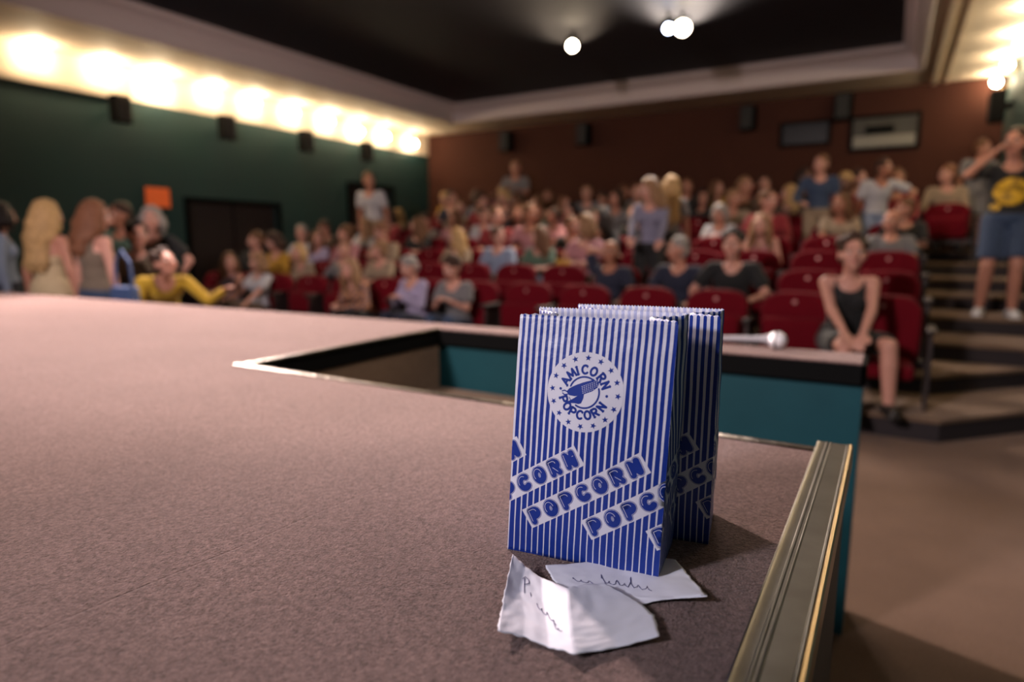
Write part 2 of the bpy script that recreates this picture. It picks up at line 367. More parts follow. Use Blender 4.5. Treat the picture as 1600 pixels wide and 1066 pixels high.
# black lips under the carpet edge
lp = MB(); lp.box((XP + .002, YP1 - .012, .925), (-.045, YP1 + .0, .995), bev=.004); lp.box((XP - .01, YP0, .925), (XP + .012, YP1, .995), bev=.004)
lp.box((-.062, YP1 - .012, .925), (-.045, YF + .02, .995), bev=.004); lp.box((XP, YP0 - .012, .88), (-.05, YP0 + .012, .985), bev=.004)
struct(lp.build('trim_7', M_black), 'black lip round the stair well')
# metal nosing beside the drop: raised ribs and brass outer lip
ns = MB(); prof = [(-.1015, 0), (-.1015, .0035), (-.099, .0052), (-.096, .004), (-.086, .004), (-.0845, .0056), (-.0825, .0056), (-.081, .004), (-.078, .004), (-.0765, .0056), (-.0745, .0042), (-.049, .0038), (-.0475, .006), (-.0455, .0062), (-.0455, -.05), (-.049, -.05), (-.049, 0)]
ns.prism(prof, .30, 1.392, 0, lambda p, z: Vector((p[0], z, 1.0 + p[1])))
o = ns.build('stage_nosing', M_metal, smooth=30); tag(o, 'scuffed brushed metal nosing strip along the open edge of the stage beside the bags', 'metal edging')
b2 = MB(); b2.prism([(-.0455, .004), (-.043, .0062), (-.0395, .0055), (-.037, .002), (-.037, -.04), (-.0455, -.04)], .30, 1.392, 0, lambda p, z: Vector((p[0], z, 1.0 + p[1]))); b2.build('brass_lip', M_brass, o, smooth=30)['label'] = 'brass coloured outer lip'
n2 = MB(); n2.prism([(YP0 - .016, 0), (YP0 - .016, .003), (YP0 + .002, .0045), (YP0 + .01, .002), (YP0 + .012, -.03), (YP0, -.03)], XP - .03, -.103, 0, lambda p, z: Vector((z, p[0], 1.0 + p[1])))
tag(n2.build('well_nosing', M_well, smooth=30), 'thin brass edging strip on the near side of the stair well', 'metal edging')
n3 = MB(); n3.prism([(XP - .014, 0), (XP - .014, .003), (XP + .004, .0045), (XP + .012, .001), (XP + .012, -.02), (XP, -.02)], YP0 - .02, YP1, 0, lambda p, z: Vector((p[0], z, 1.0 + p[1])))
tag(n3.build('well_nosing', M_well, smooth=30), 'thin brass edging strip on the short far left side of the stair well', 'metal edging')
# stair well: carpeted end wall and steps going down to the hall floor
sw = MB(); sw.box((XP - .02, YP0, .0), (XP, YP1, .93)); struct(sw.build('wall_well', M_tread), 'brown carpeted end wall of the stair well')
ss = MB()
for i, (xa, xb, z) in enumerate([(XP, -1.22, .72), (-1.22, -.92, .54), (-.92, -.62, .36), (-.62, -.32, .18)]): ss.box((xa, YP0 + .012, 0), (xb, YP1 - .012, z))
struct(ss.build('floor_stairs', M_tread), 'brown carpeted steps going down inside the stair well')
struct(MB().box((XS - .012, -3.9, 0), (XS - .006, YP0 - .02, .94)).build('trim_8', M_darkwood), 'dark brown side face of the stage')

#MIC
mx = oz(1213, 546, 1.0)
mic = empty('microphone', (mx.x, mx.y + .01, 1.0)); tag(mic, 'silver headed handheld microphone lying on the stage edge behind the bags', 'microphone')
r_ = Vector((-.97, -.03, 0)).normalized(); c0 = Vector((0, 0, .034))
b = MB(); b.ell(c0, (.036, .034, .034), n=20, k=14); b.build('grille', mat('mic_grille', (.85, .84, .88), .4, metal=.4, bump=(500, 1, .002)), mic, smooth=180)
b = MB(); b.tube([c0 + r_ * .002 , c0 + r_ * .008], [.036, .036], n=20); b.build('grille_band', M_metal, mic, smooth=40)
b = MB(); e1 = c0 + r_ * .24 - Vector((0, 0, .008)); b.tube([c0 + r_ * .018, c0 + r_ * .04, c0 + r_ * .06, e1 - r_ * .02, e1], [.022, .018, .0135, .0105, .010], n=20); b.build('mic_body', mat('mic_body', (.30, .29, .31), .6, metal=.2), mic, smooth=40)
b = MB(); b.box((-.006, -.004, .016), (.006, .004, .022), M=Matrix.Translation(r_ * .1 + Vector((0, 0, .026)))); b.build('switch', M_black, mic)

#BAGS
# ------------------------------------------------------------------ popcorn bags
BW, BD, BH = .198, .105, .312
NS = 24
def bag_material(name, blue, white):
    m = bpy.data.materials.new(name); m.use_nodes = True; nt = m.node_tree; L = nt.links; b = nt.nodes['Principled BSDF']
    uv = nt.nodes.new('ShaderNodeUVMap'); uv.uv_map = 'print'
    sp = nt.nodes.new('ShaderNodeSeparateXYZ'); L.new(uv.outputs[0], sp.inputs[0])
    def mth(op, a, bb=None, c=None):
        n = nt.nodes.new('ShaderNodeMath'); n.operation = op
        for i, v in enumerate((a, bb, c)):
            if v is None: continue
            if hasattr(v, 'links'): L.new(v, n.inputs[i])
            else: n.inputs[i].default_value = v
        return n.outputs[0]
    nz = nt.nodes.new('ShaderNodeTexNoise'); nz.inputs['Scale'].default_value = 18; nz.inputs['Detail'].default_value = 2; L.new(uv.outputs[0], nz.inputs['Vector'])
    u = mth('ADD', sp.outputs[0], mth('MULTIPLY', mth('SUBTRACT', nz.outputs['Fac'], .5), .0012))
    ph = mth('FRACT', mth('MULTIPLY', u, NS / BW))
    duty = nt.nodes.new('ShaderNodeMapRange'); duty.inputs['From Min'].default_value = .02; duty.inputs['From Max'].default_value = .285
    duty.inputs['To Min'].default_value = .17; duty.inputs['To Max'].default_value = .50; L.new(sp.outputs[1], duty.inputs['Value'])
    iswhite = mth('LESS_THAN', ph, duty.outputs[0])
    mx_ = nt.nodes.new('ShaderNodeMixRGB'); mx_.inputs[1].default_value = (*blue, 1); mx_.inputs[2].default_value = (*white, 1)
    L.new(iswhite, mx_.inputs[0]); L.new(mx_.outputs[0], b.inputs['Base Color'])
    b.inputs['Roughness'].default_value = .42; b.inputs['Specular IOR Level'].default_value = .45
    n1 = nt.nodes.new('ShaderNodeTexNoise'); n1.inputs['Scale'].default_value = 35; n1.inputs['Detail'].default_value = 6; n1.inputs['Roughness'].default_value = .6; L.new(uv.outputs[0], n1.inputs['Vector'])
    bp = nt.nodes.new('ShaderNodeBump'); bp.inputs['Strength'].default_value = .5; bp.inputs['Distance'].default_value = .004
    L.new(n1.outputs['Fac'], bp.inputs['Height']); L.new(bp.outputs['Normal'], b.inputs['Normal'])
    return m
BLUE = (.005, .030, .25); WHITE = (.68, .66, .74)
M_bag = bag_material('striped_paper', BLUE, WHITE)
M_ink = mat('blue_ink', BLUE, .42, spec=.45); M_pw = mat('white_print', WHITE, .45); M_pin = bag_material('bag_inside', (.40, .42, .62), (.66, .64, .70))

class Bag:
    def __init__(s, A, ex, lean, taper, seed, h=1):
        s.A = Vector((A[0], A[1], 1.0)); s.h = h; s.ex = Vector((ex[0], ex[1], 0)).normalized(); s.ey = Vector((-s.ex.y, s.ex.x, 0)); s.lean = lean; s.taper = taper; s.seed = seed
    def g(s, v): t = max(0, min(1, v / BH)); return .041 * (t ** 1.4)
    def P(s, u, v, off=0.0):
        """u runs round the bag from the front left edge, v upwards"""
        per = 2 * (BW + BD); u_ = u % per
        g = s.g(v); sep = 2 * math.sqrt((BD / 2) ** 2 - g * g); t = v / BH
        yb0 = (BD - sep) * .5 * .35
        if u_ <= BW: x = u_; y = yb0; n = (0, -1)
        elif u_ <= BW + BD:
            k = (u_ - BW) / BD; x = BW - g * (1 - abs(2 * k - 1)); y = yb0 + sep * k; n = (1, 0)
        elif u_ <= 2 * BW + BD: x = BW - (u_ - BW - BD); y = yb0 + sep; n = (0, 1)
        else:
            k = (u_ - 2 * BW - BD) / BD; x = g * (1 - abs(2 * k - 1)); y = yb0 + sep * (1 - k); n = (-1, 0)
        # soft creases of the paper
        q = Vector((u_ * 14 + s.seed, v * 11, s.seed * 1.7)); edge = 1
        if u_ <= BW: edge = min(1, u_ / .02, (BW - u_) / .02)
        w = mnoise.noise(q) * .0028 + mnoise.noise(q * 2.7) * .0010
        crease = -.0006 * math.exp(-((v - .288) / .007) ** 2)
        mouth = 0
        if BW + BD < u_ < 2 * BW + BD: mouth = .006 * math.sin(math.pi * (u_ - BW - BD) / BW) * t ** 3
        d = (w * edge + crease) * (.3 + .7 * min(1, v / .05)) + off
        x += n[0] * d; y += n[1] * d + mouth * (1 if n[1] > 0 else 0)
        if n[1] < 0: y -= .008 * math.sin(math.pi * u_ / BW) * math.sin(math.pi * min(1, t)) 
        xc = (x - BW / 2) * (1 + s.taper * t) + BW / 2 + s.lean * v
        return s.A + s.ex * xc + s.ey * y + Vector((0, 0, v * s.h))
    def shell(s, parent):
        nu = [NS * 4, 16, NS * 4, 16]; us = []; a = 0
        for n, l in zip(nu, (BW, BD, BW, BD)):
            us += [a + l * i / n for i in range(n)]; a += l
        nv = 60; vs = []; N = len(us); uvs = []
        for j in range(nv + 1):
            for i, u in enumerate(us):
                v = BH * j / nv
                if j == nv: v += .0009 * (1 if i % 2 else -1)
                if j == nv and us[i] > BW + BD - .001 and us[i] < 2 * BW + BD + .001: v += .003
                vs.append(s.P(u, v)); uvs.append((u, v))
        fs = []; fu = []
        per = 2 * (BW + BD)
        for j in range(nv):
            for i in range(N):
                i2 = (i + 1) % N; f = (j * N + i, j * N + i2, (j + 1) * N + i2, (j + 1) * N + i); fs.append(f)
                ua, ub = us[i], (us[i2] if i2 else per)
                fu += [(ua, BH * j / nv), (ub, BH * j / nv), (ub, BH * (j + 1) / nv), (ua, BH * (j + 1) / nv)]
        me = bpy.data.meshes.new('bag_paper'); me.from_pydata(vs, [], fs); l = me.uv_layers.new(name='print')
        l.data.foreach_set('uv', [c for q in fu for c in q]); me.materials.append(M_bag); me.materials.append(M_pin)
        me.shade_smooth(); me.set_sharp_from_angle(angle=math.radians(35)); me.update()
        o = link('bag_paper', me, parent)
        md = o.modifiers.new('thickness', 'SOLIDIFY'); md.thickness = .00022; md.offset = -1; md.material_offset = 1
        bt = MB(); c = [s.P(u, .0006) for u in (0.0005, BW - .0005, BW + BD, 2 * BW + BD)]; c2 = [p + Vector((0, 0, .0012)) for p in c]
        bt.add(c + c2, [(3, 2, 1, 0), (4, 5, 6, 7), (0, 1, 5, 4), (1, 2, 6, 5), (2, 3, 7, 6), (3, 0, 4, 7)]); bt.build('bag_base', M_ink, parent)
    def decal(s, name, polys, off, m, parent, clip=None):
        bm = bmesh.new()
        for P in polys:
            vs = [bm.verts.new((p[0], p[1], 0)) for p in P]
            try: bm.faces.new(vs)
            except ValueError: pass
        bmesh.ops.triangulate(bm, faces=bm.faces[:])
        us = [i * .0099 for i in range(-10, 32)] + [BW, BW + BD / 2, 0, BW + BD, -BD / 2]
        def cut(co, no):
            bmesh.ops.bisect_plane(bm, geom=bm.verts[:] + bm.edges[:] + bm.faces[:], plane_co=co, plane_no=no, dist=1e-6)
        xs = [v.co.x for v in bm.verts]; ys = [v.co.y for v in bm.verts]
        for u in sorted(set(us)):
            if min(xs) < u < max(xs): cut((u, 0, 0), (1, 0, 0))
        for j in range(0, 40):
            y = j * .0078
            if min(ys) < y < max(ys): cut((0, y, 0), (0, 1, 0))
        kill = [f for f in bm.faces if not (-BD < f.calc_center_median().x < BW + BD and .0008 < f.calc_center_median().y < BH - .001)]
        bmesh.ops.delete(bm, geom=kill, context='FACES')
        for v in bm.verts: v.co = s.P(v.co.x, max(.0005, v.co.y), off)
        me = bpy.data.meshes.new(name); bm.to_mesh(me); bm.free(); me.materials.append(m)
        me.shade_smooth(); return link(name, me, parent)

def disc(cx, cy, r, n=20, a0=0): return [(cx + r * math.cos(a0 + 2 * math.pi * i / n), cy + r * math.sin(a0 + 2 * math.pi * i / n)) for i in range(n)]
def stroke(pts, w, T=lambda p: p):
    out = []; h = w / 2
    for i in range(len(pts) - 1):
        a, b = Vector(pts[i]), Vector(pts[i + 1]); d = b - a
        if d.length < 1e-9: continue
        n = Vector((-d.y, d.x)).normalized() * h
        out.append([T(a + n), T(b + n), T(b - n), T(a - n)][::-1])
    for p in pts: out.append([T(Vector(q)) for q in disc(p[0], p[1], h, 12)])
    return out
def arc(cx, cy, rx, ry, a, b, n=12): return [(cx + rx * math.cos(math.radians(a + (b - a) * i / n)), cy + ry * math.sin(math.radians(a + (b - a) * i / n))) for i in range(n + 1)]
# letters as centre lines in a box 1 high
GL = {'P': ([[(0, 0), (0, 1)], [(0, 1), (.3, 1)] + arc(.3, .72, .3, .28, 90, -90) + [(0, .44)]], .62),
      'O': ([arc(.36, .5, .36, .5, 0, 360, 24)], .74),
      'C': ([arc(.38, .5, .38, .5, 50, 310, 18)], .66),
      'R': ([[(0, 0), (0, 1)], [(0, 1), (.3, 1)] + arc(.3, .74, .28, .26, 90, -90) + [(0, .48)], [(.25, .48), (.56, 0)]], .62),
      'N': ([[(0, 0), (0, 1), (.58, 0), (.58, 1)]], .62),
      'A': ([[(0, 0), (.36, 1), (.72, 0)], [(.15, .34), (.57, .34)]], .72), 'M': ([[(0, 0), (.06, 1), (.42, .2), (.78, 1), (.84, 0)]], .84),
      'I': ([[(0, 0), (0, 1)]], .08)}
SER = {'P': [(-.16, 0, .16, 0), (-.16, 1, .05, 1)], 'R': [(-.16, 0, .16, 0), (-.16, 1, .05, 1), (.46, 0, .7, 0)], 'N': [(-.16, 0, .16, 0), (-.14, 1, .05, 1), (.42, 1, .72, 1)],
       'A': [(-.16, 0, .14, 0), (.58, 0, .88, 0)], 'M': [(-.14, 0, .14, 0), (.7, 0, .98, 0)], 'I': [(-.16, 0, .16, 0), (-.16, 1, .16, 1)], 'C': [(.62, .72, .66, .95)], 'O': []}
def banner_polys():
    ang = math.radians(33.5); ca, sa = math.cos(ang), math.sin(ang); Lb, Hb = .176, .0275
    white, l1, l2, l3, hi = [], [], [], [], []
    for n in range(-2, 4):
        o = (.034 + .0800 * n, .036)
        T = lambda p, o=o: (o[0] + p[0] * ca - p[1] * sa, o[1] + p[0] * sa + p[1] * ca)
        white.append([T(q) for q in ((0, 0), (Lb, 0), (Lb, Hb), (0, Hb))])
        lh = .0146; asp = 1.12; sw_ = .0106; tot = sum(GL[c][1] for c in 'POPCORN') * lh * asp; gap = (Lb - .0035 * 2 - tot - 7 * sw_) / 6; x = .0035 + sw_ / 2
        for ch in 'POPCORN':
            g, w = GL[ch]
            for pl in g:
                pts = [(x + p[0] * lh * asp + (p[1] - .5) * lh * .1, .0064 + p[1] * lh) for p in pl]
                l1 += stroke(pts, sw_, T); l2 += stroke(pts, sw_ - .0013, T); l3 += stroke(pts, sw_ - .0023, T)
                pb = [(p[0] - .0018, p[1] + .0014) for p in pts]
                hi += stroke(pb[:max(2, int(len(pb) * .6))], .0006, T)
            x += w * lh * asp + sw_ + gap
    return white, l1, l2, l3, hi
def logo_polys(cx, cy, R):
    T = lambda x, y: (cx + (x - 517) / 400 * R, cy - (y - 540) / 400 * R)
    white = [disc(cx, cy, R, 72)]; ink = []; w2 = []
    for i in range(16):
        a = math.radians(88 + i * 22.5); c = (cx + .86 * R * math.cos(a), cy + .86 * R * math.sin(a)); P = []
        for k in range(10):
            rr = R * (.086 if k % 2 == 0 else .036); b = a + math.pi * k / 5; P.append((c[0] + rr * math.cos(b), c[1] + rr * math.sin(b)))
        for k in range(0, 10, 2): ink.append([P[k - 1], P[k], P[(k + 1) % 10], c])
    def letter(ch, adeg, flip):
        g, w = GL[ch]; h = .20 * R; a = math.radians(adeg); rr = .57 * R
        c = Vector((cx + rr * math.cos(a), cy + rr * math.sin(a))); rot = a - math.pi / 2 if not flip else a + math.pi / 2
        cr, sr = math.cos(rot), math.sin(rot)
        def TT(p): x = (p[0] - w / 2) * h * 1.05; y = (p[1] - .5) * h; return (c.x + x * cr - y * sr, c.y + x * sr + y * cr)
        for pl in g: ink.extend(stroke([TT(p) for p in pl], h * .29))
        for (x0, y0, x1, y1) in SER[ch]: ink.extend(stroke([TT((x0, y0)), TT((x1, y1))], h * .10))
    for ch, a in zip('AMICORN', (154, 130, 112, 93, 69, 43.5, 22)): letter(ch, a, False)
    for ch, a in zip('POPCORN', (203, 223, 243, 263, 284, 305, 327)): letter(ch, a, True)
    ink.append(disc(*T(750, 558), .035 * R, 14))
    # ring, open where the cob crosses it
    ink += stroke([T(517 + 155 * math.cos(math.radians(t)), 540 - 155 * math.sin(math.radians(t))) for t in range(52, 165, 6)], .045 * R)
    ink += stroke([T(517 + 155 * math.cos(math.radians(t)), 540 - 155 * math.sin(math.radians(t))) for t in range(240, 383, 6)], .045 * R)
    # cob with husk
    ink.append([T(*p) for p in ((330, 545), (360, 510), (420, 475), (500, 440), (590, 410), (640, 415), (662, 440), (650, 480), (600, 520), (520, 555), (480, 575), (420, 585), (360, 580))])
    ink.append([T(*p) for p in ((520, 552), (515, 600), (495, 650), (470, 660), (420, 655), (330, 658), (400, 615), (450, 580))])
    ink.append([T(*p) for p in ((300, 655), (345, 640), (420, 630), (430, 655), (350, 662))])
    ink.append([T(*p) for p in ((590, 425), (605, 395), (620, 420), (650, 390), (645, 425), (680, 400), (655, 440))])
    ink += stroke([T(345, 550), T(310, 535), T(285, 545)], .03 * R); ink += stroke([T(345, 572), T(310, 580), T(290, 565)], .03 * R); ink.append(disc(*T(265, 522), .035 * R, 12))
    ink += stroke([T(365, 600), T(385, 630)], .02 * R)
    for i in range(8):
        for j in range(5):
            x = 492 + i * 20 + j * 4; y = 482 - i * 9 + j * 16
            if i > 5 and j > 3: continue
            w2.append([T(x - 6, y - 2), T(x + 3, y - 6), T(x + 6, y), T(x - 3, y + 4)])
    return white, ink, w2
BP = banner_polys(); LG = logo_polys(.0935, .2225, .0485)
def make_bag(A, ex, lean, taper, seed, label, h=1):
    root = empty('popcorn_bag', (0, 0, 0)); B = Bag(A, ex, lean, taper, seed, h)
    base = B.A + B.ex * BW / 2 + B.ey * BD / 2
    B.shell(root)
    o = B.decal('banner_panel', BP[0], .00016, M_pw, root); o['label'] = 'slanted white banners'
    o = B.decal('banner_lettering', BP[1], .00026, M_ink, root); o['label'] = 'blue bubble lettering POPCORN'
    B.decal('banner_lettering', BP[2], .00034, M_pw, root); la = B.decal('banner_lettering', BP[3], .00042, M_ink, root); lb = B.decal('banner_lettering', BP[4], .00050, M_pw, root)
    bm = bmesh.new(); bm.from_mesh(la.data); n0 = len(bm.faces); bm.from_mesh(lb.data)
    for i, q in enumerate(bm.faces): q.material_index = 0 if i < n0 else 1
    bm.to_mesh(la.data); bm.free(); la.data.materials.append(M_pw); bpy.data.objects.remove(lb)
    o = B.decal('logo_disc', LG[0], .00020, M_pw, root); o['label'] = 'round white logo disc'
    B.decal('logo_print', LG[1], .00030, M_ink, root)['label'] = 'blue logo print with corn cob and ring of stars'
    B.decal('corn_kernels', LG[2], .00040, M_pw, root)
    root.location = base
    for c in root.children: c.location = -base
    return tag(root, label, 'paper bag')
exb = Vector((.196, .026)).normalized()
make_bag((-.409, .682), exb, .042, -.02, 3.1, 'blue and white striped paper popcorn bag in front, full round logo showing')
ex2 = Vector((.983, .17)).normalized()
make_bag((-.183 - BW * ex2.x, .830 - BW * ex2.y), ex2, -.008, .04, 9.4, 'striped paper popcorn bag standing close behind the front bag, mostly hidden', .985)

#PAPERS
def slip(name, grid, label, scrib, seed):
    """grid: rows of (px, py, height above carpet)"""
    nr, nc = len(grid), len(grid[0]); P = [[oz(x, y, 1.001 + h) for (x, y, h) in r] for r in grid]; K = 12
    def at(u, v):
        fu = min(u * (nc - 1), nc - 1 - 1e-6); fv = min(v * (nr - 1), nr - 1 - 1e-6); i, j = int(fu), int(fv); a, b = fu - i, fv - j
        p = (P[j][i] * (1 - a) + P[j][i + 1] * a) * (1 - b) + (P[j + 1][i] * (1 - a) + P[j + 1][i + 1] * a) * b
        edge = min(1, 10 * min(u, v, 1 - u, 1 - v))
        p = p + Vector((0, 0, .0016 * abs(mnoise.noise(Vector((u * 4, v * 4, seed)))) + .0007 * mnoise.noise(Vector((u * 13, v * 13, seed)))))
        if edge < .5: p = p + Vector((mnoise.noise(Vector((u * 20, v * 20, seed))), mnoise.noise(Vector((u * 20, v * 20, seed + 5))), 0)) * .0016
        return p
    nu, nv = (nc - 1) * K, (nr - 1) * K; vs = [at(i / nu, j / nv) for j in range(nv + 1) for i in range(nu + 1)]
    fs = [(j * (nu + 1) + i, (j + 1) * (nu + 1) + i, (j + 1) * (nu + 1) + i + 1, j * (nu + 1) + i + 1) for j in range(nv) for i in range(nu)]
    root = empty(name, P[nr // 2][nc // 2] * 1); root.location.z = 1.0
    me = bpy.data.meshes.new('sheet'); me.from_pydata([v - root.location for v in vs], [], fs); me.materials.append(mat('note_paper', (.78, .76, .83), .65, bump=(25, .25, .004))); me.shade_smooth(); me.update()
    o = link('sheet', me, root); md = o.modifiers.new('t', 'SOLIDIFY'); md.thickness = .0002
    mb = MB()
    for line in scrib:
        pts = [at(u, v) - root.location + Vector((0, 0, .0005)) for (u, v) in line]
        mb.tube(pts, [.00035] * len(pts), n=4)
    mb.build('pen_writing', mat('pen_ink', (.05, .045, .16), .5), root)
    return tag(root, label, 'paper note')
def squig(u0, v0, du, dv, spec, n=6):
    """a cursive line: each entry of spec is the height of one letter"""
    out = []
    for q, a in enumerate(spec):
        for i in range(n):
            t = (q + i / n) / len(spec); ph = 2 * math.pi * i / n + .6 * math.sin(q * 1.7)
            out.append((u0 + du * t + (.008 + .006 * math.sin(q * 2.1)) * math.cos(ph), v0 + dv * t - a * .035 * (1 + math.sin(ph)) + .004 * math.sin(q * 3.1)))
    return out
g1 = [[(801, 866, .020), (820, 884, .012), (846, 903, .006), (888, 919, .016), (912, 914, .012), (946, 911, .010)],
      [(789, 920, .012), (812, 922, .004), (848, 940, .002), (890, 962, .012), (940, 955, .008), (995, 938, .006)],
      [(783, 955, .008), (820, 960, .002), (855, 980, .001), (893, 995, .009), (955, 985, .006), (1022, 962, .006)],
      [(777, 986, .010), (818, 996, .002), (858, 1012, .001), (897, 1023, .006), (965, 1013, .002), (1031, 994, .008)]]
P_ = [[(.235, .36), (.222, .16)], [(.205, .19), (.225, .14), (.262, .15), (.272, .20), (.232, .25)], [(.29, .31), (.296, .36)]]
slip('paper_note', g1, 'crumpled white paper slip in front, with scribbled pen writing', P_ + [squig(.33, .46, .16, .14, [.8, .6, 1.0, .5]), squig(.46, .66, .06, .0, [1.7, .4])], 2.3)
g2 = [[(852, 884, .006), (905, 880, .004), (965, 872, .002), (1010, 868, .001), (1056, 876, .003)],
      [(862, 905, .003), (915, 902, .003), (975, 898, .001), (1032, 900, .001), (1082, 905, .004)],
      [(880, 925, .000), (925, 925, .000), (975, 932, .000), (1040, 935, .004), (1105, 931, .010)],
      [(905, 943, .000), (950, 945, .000), (1000, 945, .001), (1050, 936, .004), (1104, 933, .010)]]
slip('paper_note', g2, 'white paper slip tucked under the front corner of the striped bag', [squig(.14, .42, .16, .10, [1.2, .7, .9]), squig(.34, .48, .34, .10, [2.6, .8, 1.2, .7, 2.3, .8, .9])], 7.7)
#SEATS
# ------------------------------------------------------------------ cinema seats
SEX = lambda j: -.03 - .645 * j
SEY = [5.82 + .85 * k for k in range(8)]
M_disc = mat('number_disc', (.55, .25, .24), .3, metal=.6)
def make_seat(folded):
    r = empty('cinema_seat', (0, 0, 0))
    # backrest: rounded top, slightly reclined
    w, n = .272, 10
    prof = [(-w * .93, .30), (-w, .42), (-w, .60)] + [(-w * math.cos(math.radians(a)) ** .62, .66 + .165 * math.sin(math.radians(a)) ** .8) for a in (4, 14, 26, 40, 55, 70, 82)]
    prof = prof + [(-x, z) for (x, z) in prof[::-1]]
    def ring(y, s, dz=0):
        c = Vector((0, 0, .55)); return [Vector((p[0] * s, y + (p[1] - .3) * .14, c.z + (p[1] - c.z) * s + dz)) for p in prof]
    ys = [(-.055, .90), (-.068, .80), (-.045, .965), (-.02, 1.0), (.02, 1.0)]
    rings = [ring(-.066, .82), ring(-.060, .92), ring(-.042, .98), ring(-.015, 1.0), ring(.028, .995)]
    m = MB(); vs = [v for q in rings for v in q]; N = len(prof)
    fs = [tuple(range(N))[::-1], tuple((len(rings) - 1) * N + i for i in range(N))] + [(i * N + j, i * N + (j + 1) % N, (i + 1) * N + (j + 1) % N, (i + 1) * N + j) for i in range(len(rings) - 1) for j in range(N)]
    m.add(vs, fs); m.build('backrest', M_seat, r, smooth=50)
    m = MB(); q = [ring(.028, .97), ring(.055, .93)]; m.add(q[0] + q[1], [tuple(range(N))[::-1], tuple(N + i for i in range(N))] + [(j, (j + 1) % N, N + (j + 1) % N, N + j) for j in range(N)]); m.build('back_shell', M_seatb, r, smooth=50)
    m = MB()
    if folded: m.box((-.235, -.165, .34), (.235, -.065, .62), bev=.045)
    else: m.box((-.235, -.46, .235), (.235, -.03, .345), bev=.035)
    m.build('seat_cushion', M_seat, r, smooth=60)
    for sx in (-1, 1):
        m = MB(); m.box((sx * .3225 - .032, -.36, .575), (sx * .3225 + .032, .0, .61), bev=.012); m.build('armrest', M_seatb, r, smooth=50)
    m = MB(); m.box((-.335, -.30, .0), (-.31, .03, .575)); m.box((.31, -.30, 0), (.335, .03, .575)); m.box((-.31, -.05, .26), (.31, .02, .33)); m.build('side_frame', M_seatb, r)
    m = MB(); y = -.066 + (.735 - .3) * .14 * 1
    m.tube([(0, y - .006, .742), (0, y + .02, .742)], [.018, .018], n=14); m.build('number_disc', M_disc, r, smooth=40)
    return r
seat_f = make_seat(True); seat_o = make_seat(False)
used_f = used_o = False
SEATS = {}
def put_seat(k, j, occupied):
    global used_f, used_o
    if occupied: o = seat_o if not used_o else copy_tree(seat_o); used_o = True
    else: o = seat_f if not used_f else copy_tree(seat_f); used_f = True
    o.location = (SEX(j), SEY[k], zs[k]); SEATS[(k, j)] = o
    rn = ['front', 'second', 'third', 'fourth', 'fifth', 'sixth', 'seventh', 'back'][k]
    if j < 0: lab = 'red plush cinema seat at the head of the stepped aisle, %s row' % rn
    else: lab = '%s red plush cinema seat, %s row, %s from the stepped aisle' % ('occupied' if occupied else 'empty', rn, ords[j] if j else 'next')
    if j == 0: lab = '%s red plush cinema seat, %s row, next to the stepped aisle' % ('occupied' if occupied else 'empty', rn)
    tag(o, lab, 'cinema seat', 'red cinema seats in the %s row' % rn)

#PEOPLE
# ------------------------------------------------------------------ people
SK = {n: mat('skin_' + n, c, .55, spec=.4) for n, c in dict(light=(.50, .25, .19), mid=(.42, .19, .13), tan=(.34, .14, .085), dark=(.16, .07, .045)).items()}
M_eye = mat('eye_white', (.7, .68, .66), .3); M_iris = mat('iris', (.04, .025, .02), .2); M_lip = mat('lips', (.42, .12, .11), .5)
def hairmat(n, c): return mat('hair_' + n, c, .5, bump=(220, .7, .004), var=(25, .2, tuple(x * 1.7 for x in c)), spec=.18)
HC = {n: hairmat(n, c) for n, c in {'black': (.012, .009, .009), 'dark brown': (.03, .015, .010), 'brown': (.085, .04, .02), 'auburn': (.11, .047, .025), 'blonde': (.30, .19, .085), 'light brown': (.17, .095, .05), 'grey': (.17, .155, .145)}.items()}
CLC = {'black': (.010, .010, .012), 'white': (.72, .71, .76), 'grey': (.24, .23, .24), 'navy': (.014, .018, .05), 'blue': (.05, .10, .26), 'light blue': (.36, .44, .62), 'red': (.35, .02, .03), 'pink': (.62, .27, .3),
       'beige': (.45, .33, .22), 'slate': (.30, .29, .42), 'mustard': (.62, .33, .02), 'yellow': (.78, .48, .03), 'lavender': (.55, .48, .72), 'green': (.12, .2, .14), 'brown': (.12, .07, .045), 'cream': (.85, .66, .40), 'denim': (.04, .075, .16), 'orange': (.6, .24, .08), 'taupe': (.24, .18, .13)}
def cloth(n): return mat('cloth_' + n.replace(' ', '_'), tuple(c * .58 for c in CLC[n]), .85, bump=(90, .3, .003), sheen=.1)
M_pattern = mat('cloth_orange_pattern', (.5, .22, .1), .85, var=(28, .06, (.06, .05, .08)))
M_shoe = mat('white_shoe', (.7, .69, .68), .5); M_shoed = mat('dark_shoe', (.02, .017, .015), .5)

